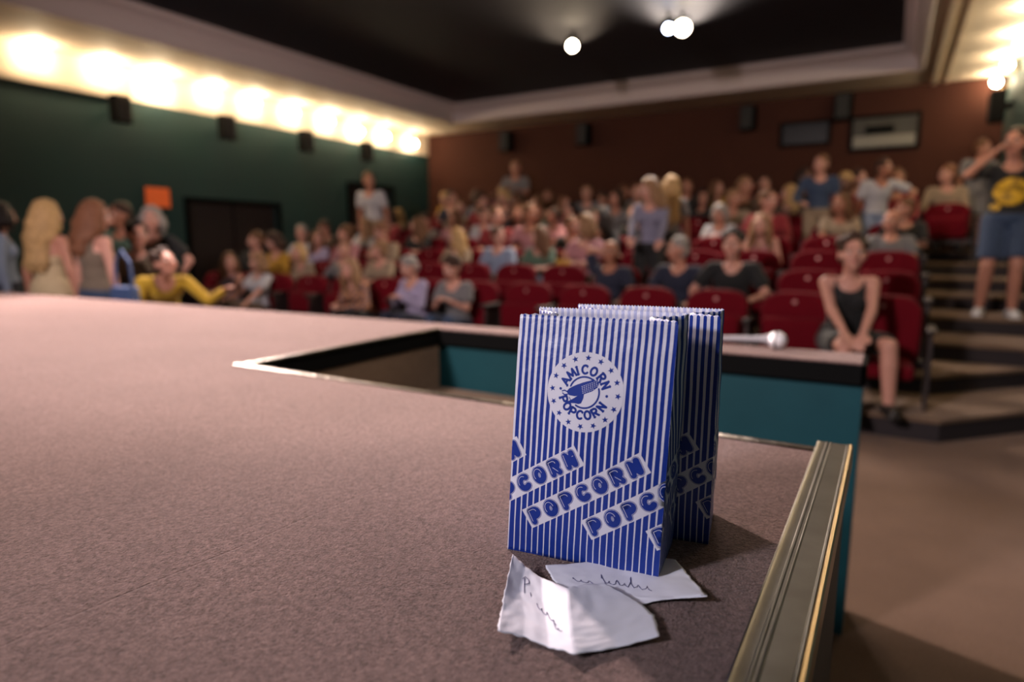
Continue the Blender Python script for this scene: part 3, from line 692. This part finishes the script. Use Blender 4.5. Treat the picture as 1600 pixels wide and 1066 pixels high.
def ik(a, t, l1, l2, pole):
    a = Vector(a); t = Vector(t); d = t - a; L = min(d.length, (l1 + l2) * .995); d.normalize(); t = a + d * L
    x = (l1 * l1 - l2 * l2 + L * L) / (2 * L); h = math.sqrt(max(0, l1 * l1 - x * x)); p = Vector(pole) - d * Vector(pole).dot(d); p.normalize()
    return a + d * x + p * h, t
def hand(m, wrist, d, n, side, curl):
    """palm, four fingers of unequal length with two bends, a thumb from the side of the palm"""
    d = d.normalized(); n = (n - d * n.dot(d)).normalized(); x = n.cross(d)
    R = Matrix((x, n, d)).transposed(); m.ell(wrist + d * .05, (.042, .016, .052), R, n=12)
    for i, ln in enumerate((.058, .068, .072, .064)):
        b = wrist + d * .088 + x * (.030 - .020 * i) * side * -1; c1 = curl * .5; c2 = curl * 1.3
        e = b + (d * math.cos(c1) + n * math.sin(c1)) * ln * .5; g = e + (d * math.cos(c2) + n * math.sin(c2)) * ln * .5
        m.cap(b, e, .0098, .009, n=8); m.cap(e, g, .009, .0075, n=8)
    b = wrist + d * .03 + x * .032 * side; e = b + (d * .75 + x * side * .65).normalized() * .034; g = e + (d + x * side * .15 + n * curl * .5).normalized() * .03
    m.cap(b, e, .013, .011, n=8); m.cap(e, g, .011, .009, n=8)
FIG = {}
def figure(key, sit=True, hz=None, lean=0, side=0, hy=0, hp=0, L=None, R=None, pL=None, pR=None, kL=None, kR=None, fL=None, fR=None, fem=False, sleeve='tee', legs='long', curl=.5, vox=.0115, bot=False):
    """lean forward (towards -y) and head turn in degrees; L/R hand targets; f* ankles, k* knee directions"""
    if key in FIG: return FIG[key]
    hz = hz if hz is not None else (.42 if sit else .93)
    sw = .155 if fem else .185; th = .92 if fem else 1.0
    a = math.radians(lean); b = math.radians(side)
    sd = Vector((math.sin(b), -math.sin(a), math.cos(a) * math.cos(b))).normalized(); lat = Vector((1, 0, 0)); lat = (lat - sd * lat.dot(sd)).normalized(); bk = sd.cross(lat)
    RT = Matrix((lat, bk, sd)).transposed()
    pel = Vector((0, 0, hz)); wst = pel + sd * .16; chs = pel + sd * .33; nb = pel + sd * .495
    hM = Euler((math.radians(hp), 0, math.radians(hy)), 'XYZ').to_matrix(); hM = Euler((0, 0, math.radians(hy))).to_matrix() @ Euler((math.radians(hp), 0, 0)).to_matrix()
    hc = nb + sd * .078 + Vector((0, -.025, .075)) + hM @ Vector((0, -.015, .02))
    sh = {s: nb - sd * .055 + lat * s * sw for s in (-1, 1)}
    L = L or ((.17, -.33, .53) if sit else (.25, -.02, .83)); R = R or ((-.17, -.33, .53) if sit else (-.25, -.02, .83))
    el, wr = {}, {}
    for s, t, p in ((1, L, pL), (-1, R, pR)): el[s], wr[s] = ik(sh[s], t, .285 * th, .25 * th, p or (s * .6, .7, -.3))
    hip = {s: pel + Vector((s * .09, 0, -.03)) for s in (-1, 1)}
    fL = fL or ((.12, -.47, .09) if sit else (.10, .02, .09)); fR = fR or ((-.12, -.45, .09) if sit else (-.10, -.02, .09))
    kn, an = {}, {}
    for s, t, p in ((1, fL, kL), (-1, fR, kR)): kn[s], an[s] = ik(hip[s], t, .43, .41, p or ((0, -.6, 1) if sit else (0, -1, 0)))
    def torso(m, g, arms, neck):
        m.ell(pel + sd * .02, ((.165 if fem else .16) + g, .115 + g, .125 + g), RT, n=20, k=14)
        m.ell(wst, ((.118 if fem else .138) + g, .09 + g, .16 + g), RT, n=20, k=14)
        m.ell(chs, ((.142 if fem else .165) + g, .105 + g, .17 + g), RT, n=20, k=14)
        m.cap(nb - sd * .07 + lat * .05, sh[1] - lat * .01, .062 + g, .056 + g); m.cap(nb - sd * .07 - lat * .05, sh[-1] + lat * .01, .062 + g, .056 + g)
        if fem:
            for s in (-1, 1): m.ell(chs + lat * s * .065 - bk * .075 - sd * .005, (.055 + g, .05 + g, .055 + g), RT)
        for s in (-1, 1):
            if arms == 'full': m.cap(sh[s], el[s], (.05 if not fem else .043) + g, (.039 if not fem else .034) + g); m.cap(el[s], wr[s], .038 + g, .026 + g)
            elif arms == 'tee': e = sh[s].lerp(el[s], .6); m.cap(sh[s], e, .055 + g, .052 + g); m.tube([sh[s], e + (e - sh[s]) * .12], [.055 + g, .06 + g])
            elif arms == 'tank': pass
    m = MB(); torso(m, 0, 'full', True)
    m.cap(nb - sd * .05, hc + hM @ Vector((0, .02, -.06)), .058 if not fem else .05, .052 if not fem else .046)
    for s in (-1, 1):
        m.cap(hip[s], kn[s], .088, .056); m.cap(kn[s], kn[s].lerp(an[s], .35), .054, .056); m.cap(kn[s].lerp(an[s], .35), an[s], .056, .038)
        fd = Vector((.15 * s, -1, 0)).normalized(); m.cap(an[s] + Vector((0, .02, -.045)), an[s] + fd * .13 + Vector((0, 0, -.055)), .038, .032)
        d = (wr[s] - el[s]); hand(m, wr[s], d, Vector((0, 0, -1)) if abs(d.normalized().z) < .8 else Vector((-s, 0, 0)), s * -1, curl)
    hM = hM * 1.07
    H = lambda x, y, z: hc + hM @ Vector((x, y, z))
    m.ell(H(0, .012, .025), (.076, .096, .098), hM, n=20, k=14); m.ell(H(0, -.022, -.045), (.058, .064, .078), hM, n=20, k=14); m.ell(H(0, -.05, -.098), (.028, .028, .022), hM)
    m.cap(H(0, -.084, .012), H(0, -.108, -.026), .009, .0145, n=10); m.ell(H(.012, -.098, -.03), (.009, .01, .008), hM); m.ell(H(-.012, -.098, -.03), (.009, .01, .008), hM)
    m.ell(H(0, -.078, .032), (.055, .014, .009), hM)
    for s in (-1, 1): m.ell(H(s * .078, .012, -.012), (.010, .022, .034), hM); m.ell(H(s * .045, -.05, -.03), (.025, .03, .028), hM)
    me = remesh(m, vox, 3)
    f = MB()
    for s in (-1, 1):
        f.ell(H(s * .031, -.0775, .006), (.0135, .012, .0085), hM, 1, 10, 7); f.ell(H(s * .031, -.0885, .006), (.006, .003, .006), hM, 2, 8, 5)
        f.tube([H(s * .018, -.094, .026), H(s * .034, -.092, .031), H(s * .05, -.078, .026)], [.003, .004, .002], 2, 6)
    f.tube([H(-.024, -.078, -.064), H(-.008, -.0885, -.061), H(0, -.089, -.063), H(.008, -.0885, -.061), H(.024, -.078, -.064)], [.003, .006, .006, .006, .003], 3, 8)
    # join the eyes, brows and mouth to the body surface
    f2 = f.mesh('tmpf', []); bm = bmesh.new(); bm.from_mesh(me); n0 = len(bm.faces); bm.from_mesh(f2); bm.faces.ensure_lookup_table()
    for i, q in enumerate(bm.faces):
        if i < n0: q.material_index = 0
        q.smooth = True
    body = bpy.data.meshes.new('body')
    for q in (SK['light'], M_eye, M_iris, M_lip): body.materials.append(q)
    bm.to_mesh(body); bm.free(); body.update()
    out = {'body': body, 'hM': Matrix.Translation(hc) @ hM.to_4x4(), 'hc': hc, 'chs': chs, 'bk': bk, 'sd': sd, 'lat': lat, 'wr': wr}
    m = MB(); torso(m, .011, {'tee': 'tee', 'long': 'full', 'tank': 'tank', 'bare': 'tank'}[sleeve], False)
    sh_me = remesh(m, .013, 3); bm = bmesh.new(); bm.from_mesh(sh_me)
    # neckline, and for tank tops the shoulders are cut away
    kill = []
    for v in bm.verts:
        q = RT.transposed() @ (v.co - nb)
        if (q.x / .085) ** 2 + ((q.y + .02) / .085) ** 2 < 1 and q.z > -.10 - (.05 if fem and q.y < 0 else 0): kill.append(v)
        elif sleeve in ('tank', 'bare') and (abs(q.x) > (.105 if sleeve == 'tank' else .06)) and q.z > -.14 - (0 if sleeve == 'tank' else .04): kill.append(v)
    bmesh.ops.delete(bm, geom=kill, context='VERTS')
    rim = [v for v in bm.verts if v.is_boundary]
    for _ in range(8):
        new = {}
        for v in rim:
            nb_ = [e.other_vert(v).co for e in v.link_edges if e.is_boundary]
            if len(nb_) == 2: new[v] = v.co * .4 + (nb_[0] + nb_[1]) * .3
        for v, c_ in new.items(): v.co = c_
    bm.to_mesh(sh_me); bm.free(); sh_me.materials.append(cloth('grey')); out['shirt'] = sh_me
    m = MB(); m.ell(pel + Vector((0, 0, .0)), (.178, .13, .13), RT, n=20, k=14)
    for s in (-1, 1):
        if legs == 'long': m.cap(hip[s], kn[s], .102, .07); m.cap(kn[s], an[s].lerp(kn[s], .06), .07, .055)
        else: e = hip[s].lerp(kn[s], .86); m.tube([hip[s], e], [.105, .092])
        if legs != 'long': m.ell(hip[s], (.105,) * 3)
    tr = remesh(m, .014, 3); tr.materials.append(cloth('navy')); out['trousers'] = tr
    sh_ = MB(); fd = Vector((0, -1, 0)); sh_.cap((0, .03, -.045), Vector((0, -.13, -.052)), .045, .038); sh_.box((-.042, -.165, -.09), (.042, .07, -.07), bev=.008)
    if 'shoe' not in FIG: q = remesh(sh_, .009, 3); q.materials.append(M_shoe); FIG['shoe'] = q
    out['an'] = an; FIG[key] = out
    return out
HAIR = {}
def hair(style):
    if style in HAIR: return HAIR[style]
    m = MB()
    base = lambda g=0: (m.ell((0, .024, .043), (.085 + g, .094 + g, .096 + g), n=20, k=14), m.ell((0, .045, -.02), (.08 + g, .07 + g, .075 + g), n=18, k=12))
    if style == 'short': base(.002)
    elif style == 'curly':
        base(.002)
        for i in range(60):
            v = Vector((random.gauss(0, 1), random.gauss(0, 1), random.gauss(0, 1))).normalized()
            if v.z < -.1 or (v.y < -.35 and v.z < .55): continue
            m.ell((v.x * .09, .022 + v.y * .095, .045 + v.z * .1), (.022,) * 3, n=8, k=6)
    elif style in ('long', 'verylong'):
        base(.004); e = -.34 if style == 'long' else -.48
        for i in range(15):
            t = math.radians(-38 + i * 256 / 14); x = .088 * math.cos(t); y = .02 + .088 * math.sin(t)
            q = .012 * math.sin(i * 2.3); zz = e if math.sin(t) > -.2 else e * .62
            m.tube([(x, y, .04), (x * 1.12, y * 1.1, -.09), (x * 1.18 + q, max(y, .0) * 1.05 + .03, -.2), (x * 1.1 - q, max(y, .0) * .9 + .05, e * .85 if zz == e else -.22), (x * 1.0 + q, max(y, 0) * .8 + .05, zz)], [.022, .030, .032, .028, .010], n=8)
        m.tube([(0, .07, .05), (0, .1, -.1), (0, .1, -.24), (0, .095, e)], [.05, .068, .066, .03], n=12)
    elif style == 'bob':
        base(.004)
        for i in range(13):
            t = math.radians(-30 + i * 240 / 12); x = .086 * math.cos(t); y = .02 + .088 * math.sin(t)
            m.tube([(x, y, .04), (x * 1.15, y * 1.1, -.06), (x * 1.08, y, -.14)], [.022, .03, .016], n=8)
    elif style == 'bun':
        base(); m.ell((0, .095, .09), (.042,) * 3)
    elif style == 'ponytail':
        base(); m.tube([(0, .11, .07), (0, .15, .03), (0, .15, -.1), (0, .13, -.2)], [.02, .03, .032, .010], n=10)
    elif style == 'bald':
        for i in range(11):
            t = math.radians(-5 + i * 19); m.ell((.074 * math.cos(t), .02 + .088 * math.sin(t), -.005), (.016, .016, .034), n=8, k=6)
    me = remesh(m, .0085 if style != 'bald' else .006, 2)
    for v in me.vertices:
        q = mnoise.noise(v.co * 22) * .006 + mnoise.noise(Vector((v.co.x * 60, v.co.y * 60, v.co.z * 8))) * .004; v.co += v.normal * q
    me.materials.append(HC['brown']); me.update(); HAIR[style] = me; return me

SHIRTN = 'shirt'
def person(fig, loc, rz=0, sc=1, skin='light', hs='short', hcol='brown', shirt='grey', trousers='navy', shoes='dark', label=None, group=None, shirt_mat=None):
    o = empty('person', loc, rz); o.scale = (sc * 1.07, sc * 1.03, sc)
    def part(name, me, m, mw=None):
        q = link(name, me, o)
        q.material_slots[0].link = 'OBJECT'; q.material_slots[0].material = m
        if mw is not None: q.matrix_local = mw
        return q
    part('body', fig['body'], SK[skin])
    if hs: part('hair', hair(hs), HC[hcol], fig['hM'])
    part('shirt', fig['shirt'], shirt_mat or cloth(shirt)); part('trousers', fig['trousers'], cloth(trousers))
    for s in (-1, 1): part('shoe', FIG['shoe'], M_shoe if shoes == 'white' else M_shoed, Matrix.Translation(fig['an'][s]) @ Matrix.Rotation(.15 * s, 4, 'Z'))
    return tag(o, label, 'person', group)

# seated poses
def seatpose(i, fem, sleeve):
    k = ('sit', i, fem, sleeve); B = dict(fem=fem, sleeve=sleeve)
    P = [dict(lean=-6, hy=-25), dict(lean=-10, hy=30, L=(.27, -.25, 0.57), R=(-.27, -.25, 0.57)), dict(lean=24, hy=10, hp=-6, L=(.10, -.42, 0.57), R=(-.06, -.44, 0.59)),
         dict(lean=2, hy=60, R=(-.10, -.30, 0.63)), dict(lean=2, hy=-62, L=(.06, -.34, 0.65)), dict(lean=-4, hy=20, R=(-.10, -.16, 1.03), pR=(-.8, -.2, -0.69), curl=1.0),
         dict(lean=8, hy=-10, hp=28, L=(.05, -.30, 0.71), R=(-.06, -.31, 0.71), curl=.9), dict(lean=-8, side=9, hy=-35, L=(.30, -.22, 0.57), R=(-.03, -.28, 0.61))][i]
    B.update(P); return figure(k, **B)

rowname = ['front', 'second', 'third', 'fourth', 'fifth', 'sixth', 'seventh', 'back']
TAKEN = {}
def find_row(px, yt, h, rows=range(8), dy=-.12):
    best = []
    for k in rows:
        P = oy(px, yt, SEY[k] + dy); best.append((abs(P.z - zs[k] - h), k, P))
    best.sort(key=lambda t: t[0]); return best
COLN = {-1: 'in the extra seat'}
def seated(px, yt, hs, hcol, shirt, skin='light', pose=None, fem=None, k=None, sleeve=None, trousers=None, label=None, rz=0, smat=None, desc=None):
    fem = fem if fem is not None else hs in ('long', 'verylong', 'bob', 'bun', 'ponytail')
    sleeve = sleeve or random.choice(['tee', 'tee', 'long']); pose = pose if pose is not None else random.choice([0, 0, 1, 2, 3, 4, 4, 5, 6, 7, 3])
    for (_, kk, P) in (find_row(px, yt, 1.06) if k is None else find_row(px, yt, 1.06, [k])):
        j = round((-.03 - P.x) / .645)
        if j < 0 and kk < 6: j = 0
        if (kk, j) in TAKEN:
            if k is None: continue
            j2 = max(0, j + 1 if (-.03 - P.x) / .645 > j else j - 1)
            j = j2 if (kk, j2) not in TAKEN else j
            if (kk, j) in TAKEN: continue
        if j > 13 or (k is None and abs(P.z - zs[kk] - 1.06) > .2): continue
        break
    else: return None
    fg = seatpose(pose, fem, sleeve) if isinstance(pose, int) else pose
    h = P.z - zs[kk]; sc = max(.90, min(1.06, h / 1.12)); TAKEN[(kk, j)] = 1
    xx = SEX(j) * .4 + P.x * .6 if abs(SEX(j) - P.x) < .25 else SEX(j)
    where = 'next to the stepped aisle' if j == 0 else ('at the head of the aisle' if j < 0 else '%s seat from the aisle' % ords[j])
    hd = {'short': 'short %s hair', 'curly': 'curly %s hair', 'long': 'long %s hair', 'verylong': 'very long %s hair', 'bob': '%s bob', 'bun': '%s hair in a bun', 'ponytail': '%s ponytail', 'bald': 'bald head', None: 'bald head'}[hs]
    hd = hd % hcol if '%s' in hd else hd
    lab = label or ('person, %s, %s top, %s row, %s' % (hd, shirt, rowname[kk], where))
    return person(fg, (xx, SEY[kk] - .17, zs[kk]), rz + random.uniform(-.12, .12), sc, skin, hs, hcol, shirt, trousers or random.choice(['navy', 'black', 'denim', 'brown']), label=lab, group='seated audience', shirt_mat=smat)

# ---- standing people
def stand(fig, px, yt, rz, floor=0, Y=None, row=None, h0=1.70, **kw):
    if row is not None: Y = SEY[row] - .28; floor = zs[row]
    P = oy(px, yt, Y); hgt = P.z - floor
    if row is not None: TAKEN[(row, round((-.03 - P.x) / .645))] = 2
    sc = max(.85, min(1.14, hgt / h0))
    return person(fig, (P.x, Y, floor), rz, sc, **kw)
BK = math.pi
s_rel = lambda f, sl='tee', lg='long', **k: figure(('st', f, sl, lg, tuple(k.items())), sit=False, fem=f, sleeve=sl, legs=lg, **k)
stand(s_rel(True, 'bare', hy=-20, hp=5), 66, 319, BK + .35, Y=3.0, skin='mid', hs='verylong', hcol='blonde', shirt='cream', trousers='cream', label='person with very long blonde hair in cream low-backed top, seen from behind')
stand(s_rel(True, 'tank', hy=-35, hp=8), 140, 319, BK + .1, Y=3.12, skin='light', hs='long', hcol='auburn', shirt='taupe', trousers='denim', label='person with auburn hair in taupe sleeveless top, seen from behind with blue bag')
stand(s_rel(True, 'long', hy=25), -6, 322, BK - .4, Y=3.1, skin='light', hs='bob', hcol='black', shirt='light blue', trousers='navy', label='person in light blue top, cut off by the photo edge')
stand(s_rel(False, 'tee', hy=-30), 190, 322, .5, Y=4.3, skin='tan', hs='short', hcol='dark brown', shirt='green', trousers='denim', label='person in grey green shirt standing by the green wall')
hip_ = s_rel(True, 'tee', hy=20, L=(.22, -.04, .98), pL=(1, .1, .1))
stand(hip_, 238, 328, .55, Y=4.1, skin='light', hs='bob', hcol='grey', shirt='black', trousers='black', label='grey haired person in black top with hand on hip, below the orange sign')
stand(s_rel(True, 'long', hy=40), 214, 352, .7, Y=3.7, skin='light', hs='curly', hcol='black', shirt='taupe', trousers='black', label='shorter person with dark hair between the green shirt and the black top')
yel = figure('yellow', sit=False, hz=.86, lean=48, hy=30, hp=-20, L=(.45, -.62, 1.06), pL=(.3, .3, -1), R=(-.12, -.5, .72), fem=False, sleeve='long')
stand(yel, 246, 398, 1.15, Y=3.55, h0=1.42, skin='mid', hs='curly', hcol='dark brown', shirt='yellow', trousers='denim', label='person in yellow shirt bending forward and reaching out an arm')
stand(s_rel(False, 'tee', lean=12, hy=50), 583, 273, .2, row=4, skin='mid', hs='short', hcol='brown', shirt='white', trousers='beige', label='person in white shirt standing by the narrow black doorway')
ph = s_rel(False, 'tee', hy=10, R=(-.10, -.26, 1.18), L=(.08, -.27, 1.15))
stand(ph, 806, 255, .3, row=7, skin='mid', hs='short', hcol='light brown', shirt='grey', trousers='beige', label='person in grey T-shirt standing in the back row against the brown wall')
lad = s_rel(True, 'long', hy=-50, hp=14, L=(.16, -.32, 1.0), R=(-.14, -.36, 1.02))
stand(lad, 1018, 283, .15, row=2, skin='light', hs='verylong', hcol='light brown', shirt='slate', trousers='black', label='person with long hair in grey lavender cardigan standing among the seats')
stand(s_rel(True, 'tee', hy=35), 1048, 279, BK + .2, row=3, skin='light', hs='verylong', hcol='blonde', shirt='grey', trousers='black', label='person with very long blonde hair standing behind the lavender cardigan')
stand(s_rel(False, 'long', hy=-25, R=(-.2, -.3, 1.05)), 1284, 246, .1, row=5, skin='light', hs='short', hcol='brown', shirt='denim', trousers='beige', label='person in open denim jacket standing in the right half of the rows')
stand(s_rel(False, 'tee', lean=14, hy=40, L=(.32, -.36, 1.2), pL=(1, 0, -.4)), 1373, 252, .4, row=5, skin='tan', hs='short', hcol='dark brown', shirt='white', trousers='light blue', label='person in white T-shirt standing with bare arms raised, near the aisle')
stand(s_rel(False, 'tee', 'short', lean=6, hy=30, L=(.12, -.4, 1.15)), 1530, 222, .5, Y=12.1, floor=zs[7], skin='mid', hs='short', hcol='brown', shirt='grey', trousers='grey', label='person in grey top and shorts standing at the top of the steps')
up_ = figure('emblem', sit=False, hy=-20, R=(-.16, -.20, 1.50), pR=(-1, -.5, -1.0), L=(.14, -.22, 1.48), pL=(1, -.5, -1), sleeve='tee', legs='short', fL=(.10, -.04, .09), fR=(-.13, .03, .09), vox=.009, curl=1.0)
em = stand(up_, 1590, 203, -.05, Y=8.12, floor=zs[3], h0=1.72, skin='mid', hs='short', hcol='dark brown', shirt='black', trousers='denim', shoes='white', label='person in black T-shirt with yellow round emblem and blue shorts on the steps')
# front rows, one by one
tank = figure('tank', hz=.50, lean=14, hy=6, hp=-4, L=(.07, -.52, 0.52), R=(.0, -.54, 0.50), pL=(.8, .4, -0.20), pR=(-.8, .4, -0.20), fL=(.27, -.42, .09), fR=(.06, -.50, .09), kL=(.2, -.6, 1), kR=(-.1, -.6, 1), fem=True, sleeve='tank', legs='short', vox=.0085)
TAKEN[(0, 0)] = 1
pw = oy(1330, 378, SEY[0] - .2)
person(tank, (pw.x, SEY[0] - .16, zs[0]), .12, 1.0, 'light', 'curly', 'dark brown', 'black', 'black', 'dark', 'person with short hair in black tank top, leaning forward, hands clasped between knees', 'seated audience')
blk = figure('blacktee', lean=10, hy=-4, L=(.20, -.36, 0.57), R=(-.30, -.34, 0.53), sleeve='tee', vox=.0085)
seated(1197, 376, 'curly', 'black', 'black', 'light', blk, False, 1, label='person with dark curly hair in black T-shirt, second row, facing the stage')
gry = figure('greyhair', lean=4, hy=-48, hp=4, L=(.22, -.3, 0.55), R=(-.2, -.32, 0.55), sleeve='tee', vox=.0085)
seated(1080, 385, 'short', 'grey', 'navy', 'mid', gry, False, 1, label='grey haired person in navy top, head turned, second row')
arm = figure('armhead', lean=-4, hy=8, R=(-.04, .12, 1.07), pR=(-1, .0, 0.06), L=(.2, -.3, 0.53), sleeve='tee', vox=.0085)
seated(1001, 393, 'bald', 'grey', 'navy', 'tan', arm, False, 1, label='balding person in navy T-shirt with one arm behind the head, second row')
seated(710, 424, 'curly', 'dark brown', 'grey', 'light', 6, True, 0, 'tee', label='person with dark hair in grey T-shirt looking down, front row')
seated(655, 448, 'short', 'grey', 'lavender', 'light', 6, True, 0, 'long', label='small person in pale lavender top, front row beside the grey T-shirt')
seated(567, 432, 'long', 'light brown', 'orange', 'light', 2, True, 0, 'long', label='person with long light brown hair in orange patterned top, front row', smat=M_pattern)
seated(400, 414, 'bob', 'light brown', 'white', 'light', 0, True, 0, 'tee', label='person with brown bob in white T-shirt, front row')
seated(348, 414, 'long', 'brown', 'lavender', 'light', 3, True, 0, 'tank', label='person with brown hair in pale lavender top, front row at the far end')
seated(575, 402, 'bun', 'light brown', 'beige', 'light', 4, True, 1)
seated(519, 418, 'bob', 'blonde', 'beige', 'light', 2, True, 1)
seated(745, 374, 'long', 'blonde', 'beige', 'light', 4, True, 2)
seated(786, 366, 'short', 'dark brown', 'light blue', 'light', 3, False, 2, 'tee')
seated(820, 366, 'long', 'brown', 'green', 'light', 4, True, 2)
seated(864, 350, 'bob', 'light brown', 'pink', 'light', 4, True, 2, 'tee')
seated(930, 350, 'short', 'black', 'navy', 'mid', 6, False, 2, 'long')
seated(900, 366, 'short', 'brown', 'black', 'tan', 3, False, 3)
seated(1344, 350, 'bald', 'grey', 'grey', 'mid', 0, False, 3, 'tee')
seated(1425, 343, 'short', 'brown', 'black', 'mid', 4, False, 4, 'tee')
seated(1244, 342, 'long', 'light brown', 'pink', 'light', 2, True, 3, 'tank')
H = [(390, 372, 'short', 'brown', 'black'), (425, 373, 'bob', 'dark brown', 'mustard'), (471, 361, 'short', 'grey', 'white'), (497, 374, 'long', 'brown', 'lavender'), (513, 353, 'short', 'dark brown', 'brown'), (540, 362, 'bun', 'brown', 'pink'),
     (530, 386, 'short', 'brown', 'grey'), (561, 350, 'long', 'light brown', 'white'), (587, 334, 'short', 'brown', 'orange'), (606, 336, 'bob', 'dark brown', 'red'), (621, 337, 'long', 'blonde', 'beige'), (634, 358, 'short', 'auburn', 'beige'), (655, 350, 'long', 'brown', 'black'), (682, 342, 'bun', 'dark brown', 'white'),
     (701, 308, 'long', 'blonde', 'mustard'), (725, 322, 'short', 'light brown', 'beige'), (731, 337, 'long', 'brown', 'pink'), (761, 334, 'short', 'dark brown', 'white'), (787, 335, 'short', 'brown', 'red'), (811, 331, 'long', 'auburn', 'black'), (834, 329, 'short', 'brown', 'green'), (850, 313, 'bob', 'brown', 'beige'), (867, 303, 'long', 'brown', 'black'),
     (869, 335, 'ponytail', 'dark brown', 'pink'), (890, 335, 'short', 'black', 'pink'), (931, 297, 'short', 'light brown', 'grey'), (908, 315, 'long', 'auburn', 'red'), (935, 337, 'long', 'black', 'black'), (955, 308, 'short', 'dark brown', 'beige'), (962, 338, 'bald', 'grey', 'black'), (984, 298, 'short', 'brown', 'white'),
     (950, 306, 'bob', 'dark brown', 'grey'), (1075, 289, 'short', 'brown', 'black'), (1087, 306, 'long', 'black', 'black'), (1117, 292, 'long', 'brown', 'mustard'), (1140, 308, 'short', 'light brown', 'beige'), (1123, 330, 'bob', 'grey', 'white'), (1159, 286, 'ponytail', 'light brown', 'brown'), (1195, 285, 'short', 'dark brown', 'red'),
     (1190, 311, 'short', 'brown', 'red'), (1167, 303, 'short', 'brown', 'pink'), (1228, 300, 'long', 'blonde', 'brown'), (1323, 314, 'long', 'brown', 'beige'), (1350, 276, 'short', 'dark brown', 'grey'), (1444, 272, 'short', 'auburn', 'beige'), (1467, 263, 'short', 'light brown', 'grey')]
for (x, y, hs, hc_, cl) in H:
    seated(x, y, hs, hc_, cl, random.choice(['light', 'light', 'mid', 'tan']))
# the rest of the crowded upper rows
for k, prob in ((3, .10), (4, .22), (5, .4), (6, .6), (7, .75)):
    for j in range(0, 14):
        if (k, j) in TAKEN: continue
        v = Vector((SEX(j), SEY[k], zs[k] + 1.1)) - CP; px = 800 + F * v.dot(rt) / v.dot(fw)
        if px < 690 or (1040 < px < 1330 and k < 6) or random.random() > prob: continue
        seated(px, 533 - F * v.dot(up) / v.dot(fw) - 10, random.choice(['short', 'short', 'long', 'bob', 'curly', 'ponytail']), random.choice(['dark brown', 'brown', 'black', 'light brown', 'blonde']),
               random.choice(['black', 'white', 'grey', 'navy', 'pink', 'beige', 'red', 'brown', 'light blue']), random.choice(['light', 'light', 'mid', 'tan', 'dark']), k=k)
for k in range(8):
    for j in range(0, 14): put_seat(k, j, TAKEN.get((k, j)) == 1)
for k in (6, 7): put_seat(k, -1, (k, -1) in TAKEN)

# printed emblem lies on the chest
def chest_print(fig, root, cx, cz, r, m, name):
    from mathutils.bvhtree import BVHTree
    tree = BVHTree.FromPolygons([v.co for v in fig['shirt'].vertices], [tuple(p.vertices) for p in fig['shirt'].polygons])
    mb = MB(); n = 24
    c = fig['chs'] + fig['sd'] * cz; vs = []; rings = 5
    def surf(x, z):
        o_ = fig['chs'] + fig['lat'] * x + fig['sd'] * (z + cz) - fig['bk'] * .6
        hit = tree.ray_cast(o_, fig['bk'])[0]
        return (hit if hit is not None else o_ + fig['bk'] * .49) - fig['bk'] * .005
    vs.append(surf(cx, 0))
    for i in range(1, rings + 1):
        for j in range(n): a = 2 * math.pi * j / n; vs.append(surf(cx + r * i / rings * math.cos(a), r * i / rings * math.sin(a)))
    fs = [(0, 1 + j, 1 + (j + 1) % n) for j in range(n)] + [(1 + (i - 1) * n + j, 1 + i * n + j, 1 + i * n + (j + 1) % n, 1 + (i - 1) * n + (j + 1) % n) for i in range(1, rings) for j in range(n)]
    mb.add(vs, fs); o = mb.build(name, m, root, smooth=180); md = o.modifiers.new('t', 'SOLIDIFY'); md.thickness = .004; md.offset = 1; return o
M_emb = mat('yellow_print', (.72, .42, .02), .7, var=(16, .08, (.30, .17, .01)))
chest_print(up_, em, .0, -.10, .125, M_emb, 'shirt_emblem')
chest_print(up_, em, -.10, -.235, .034, M_emb, 'shirt_emblem')
# blue bag on the auburn person's shoulder, mustard bag among the seats
p = oy(190, 400, 3.0); bg = empty('shoulder_bag', (p.x, 3.0, .62), .2); tag(bg, 'blue denim shoulder bag hanging beside the auburn haired person', 'bag')
m = MB(); m.prism([(-.15, 0), (.15, 0), (.11, .42), (-.11, .42)], -.05, .05, 0, lambda p, z: Vector((p[0], z, p[1]))); o = m.build('bag_body', cloth('blue'), bg); md = o.modifiers.new('b', 'BEVEL'); md.width = .02; md.segments = 3
m = MB(); m.tube([(-.1, 0, .40), (-.08, 0, .62), (0, 0, .72), (.08, 0, .62), (.1, 0, .40)], [.012] * 5, n=8); m.build('strap', cloth('blue'), bg)
p = oy(882, 400, SEY[1] + .25); bg = empty('handbag', (p.x, SEY[1] + .22, zs[2] + .46)); tag(bg, 'mustard yellow bag propped beside the person in pink, third row', 'bag')
m = MB(); m.box((-.09, -.05, 0), (.09, .05, .24), bev=.02); m.build('bag_body', cloth('mustard'), bg, smooth=50)
m = MB(); m.tube([(-.05, 0, .23), (-.04, 0, .3), (0, 0, .33), (.04, 0, .3), (.05, 0, .23)], [.008] * 5, n=8); m.build('handle', cloth('mustard'), bg)
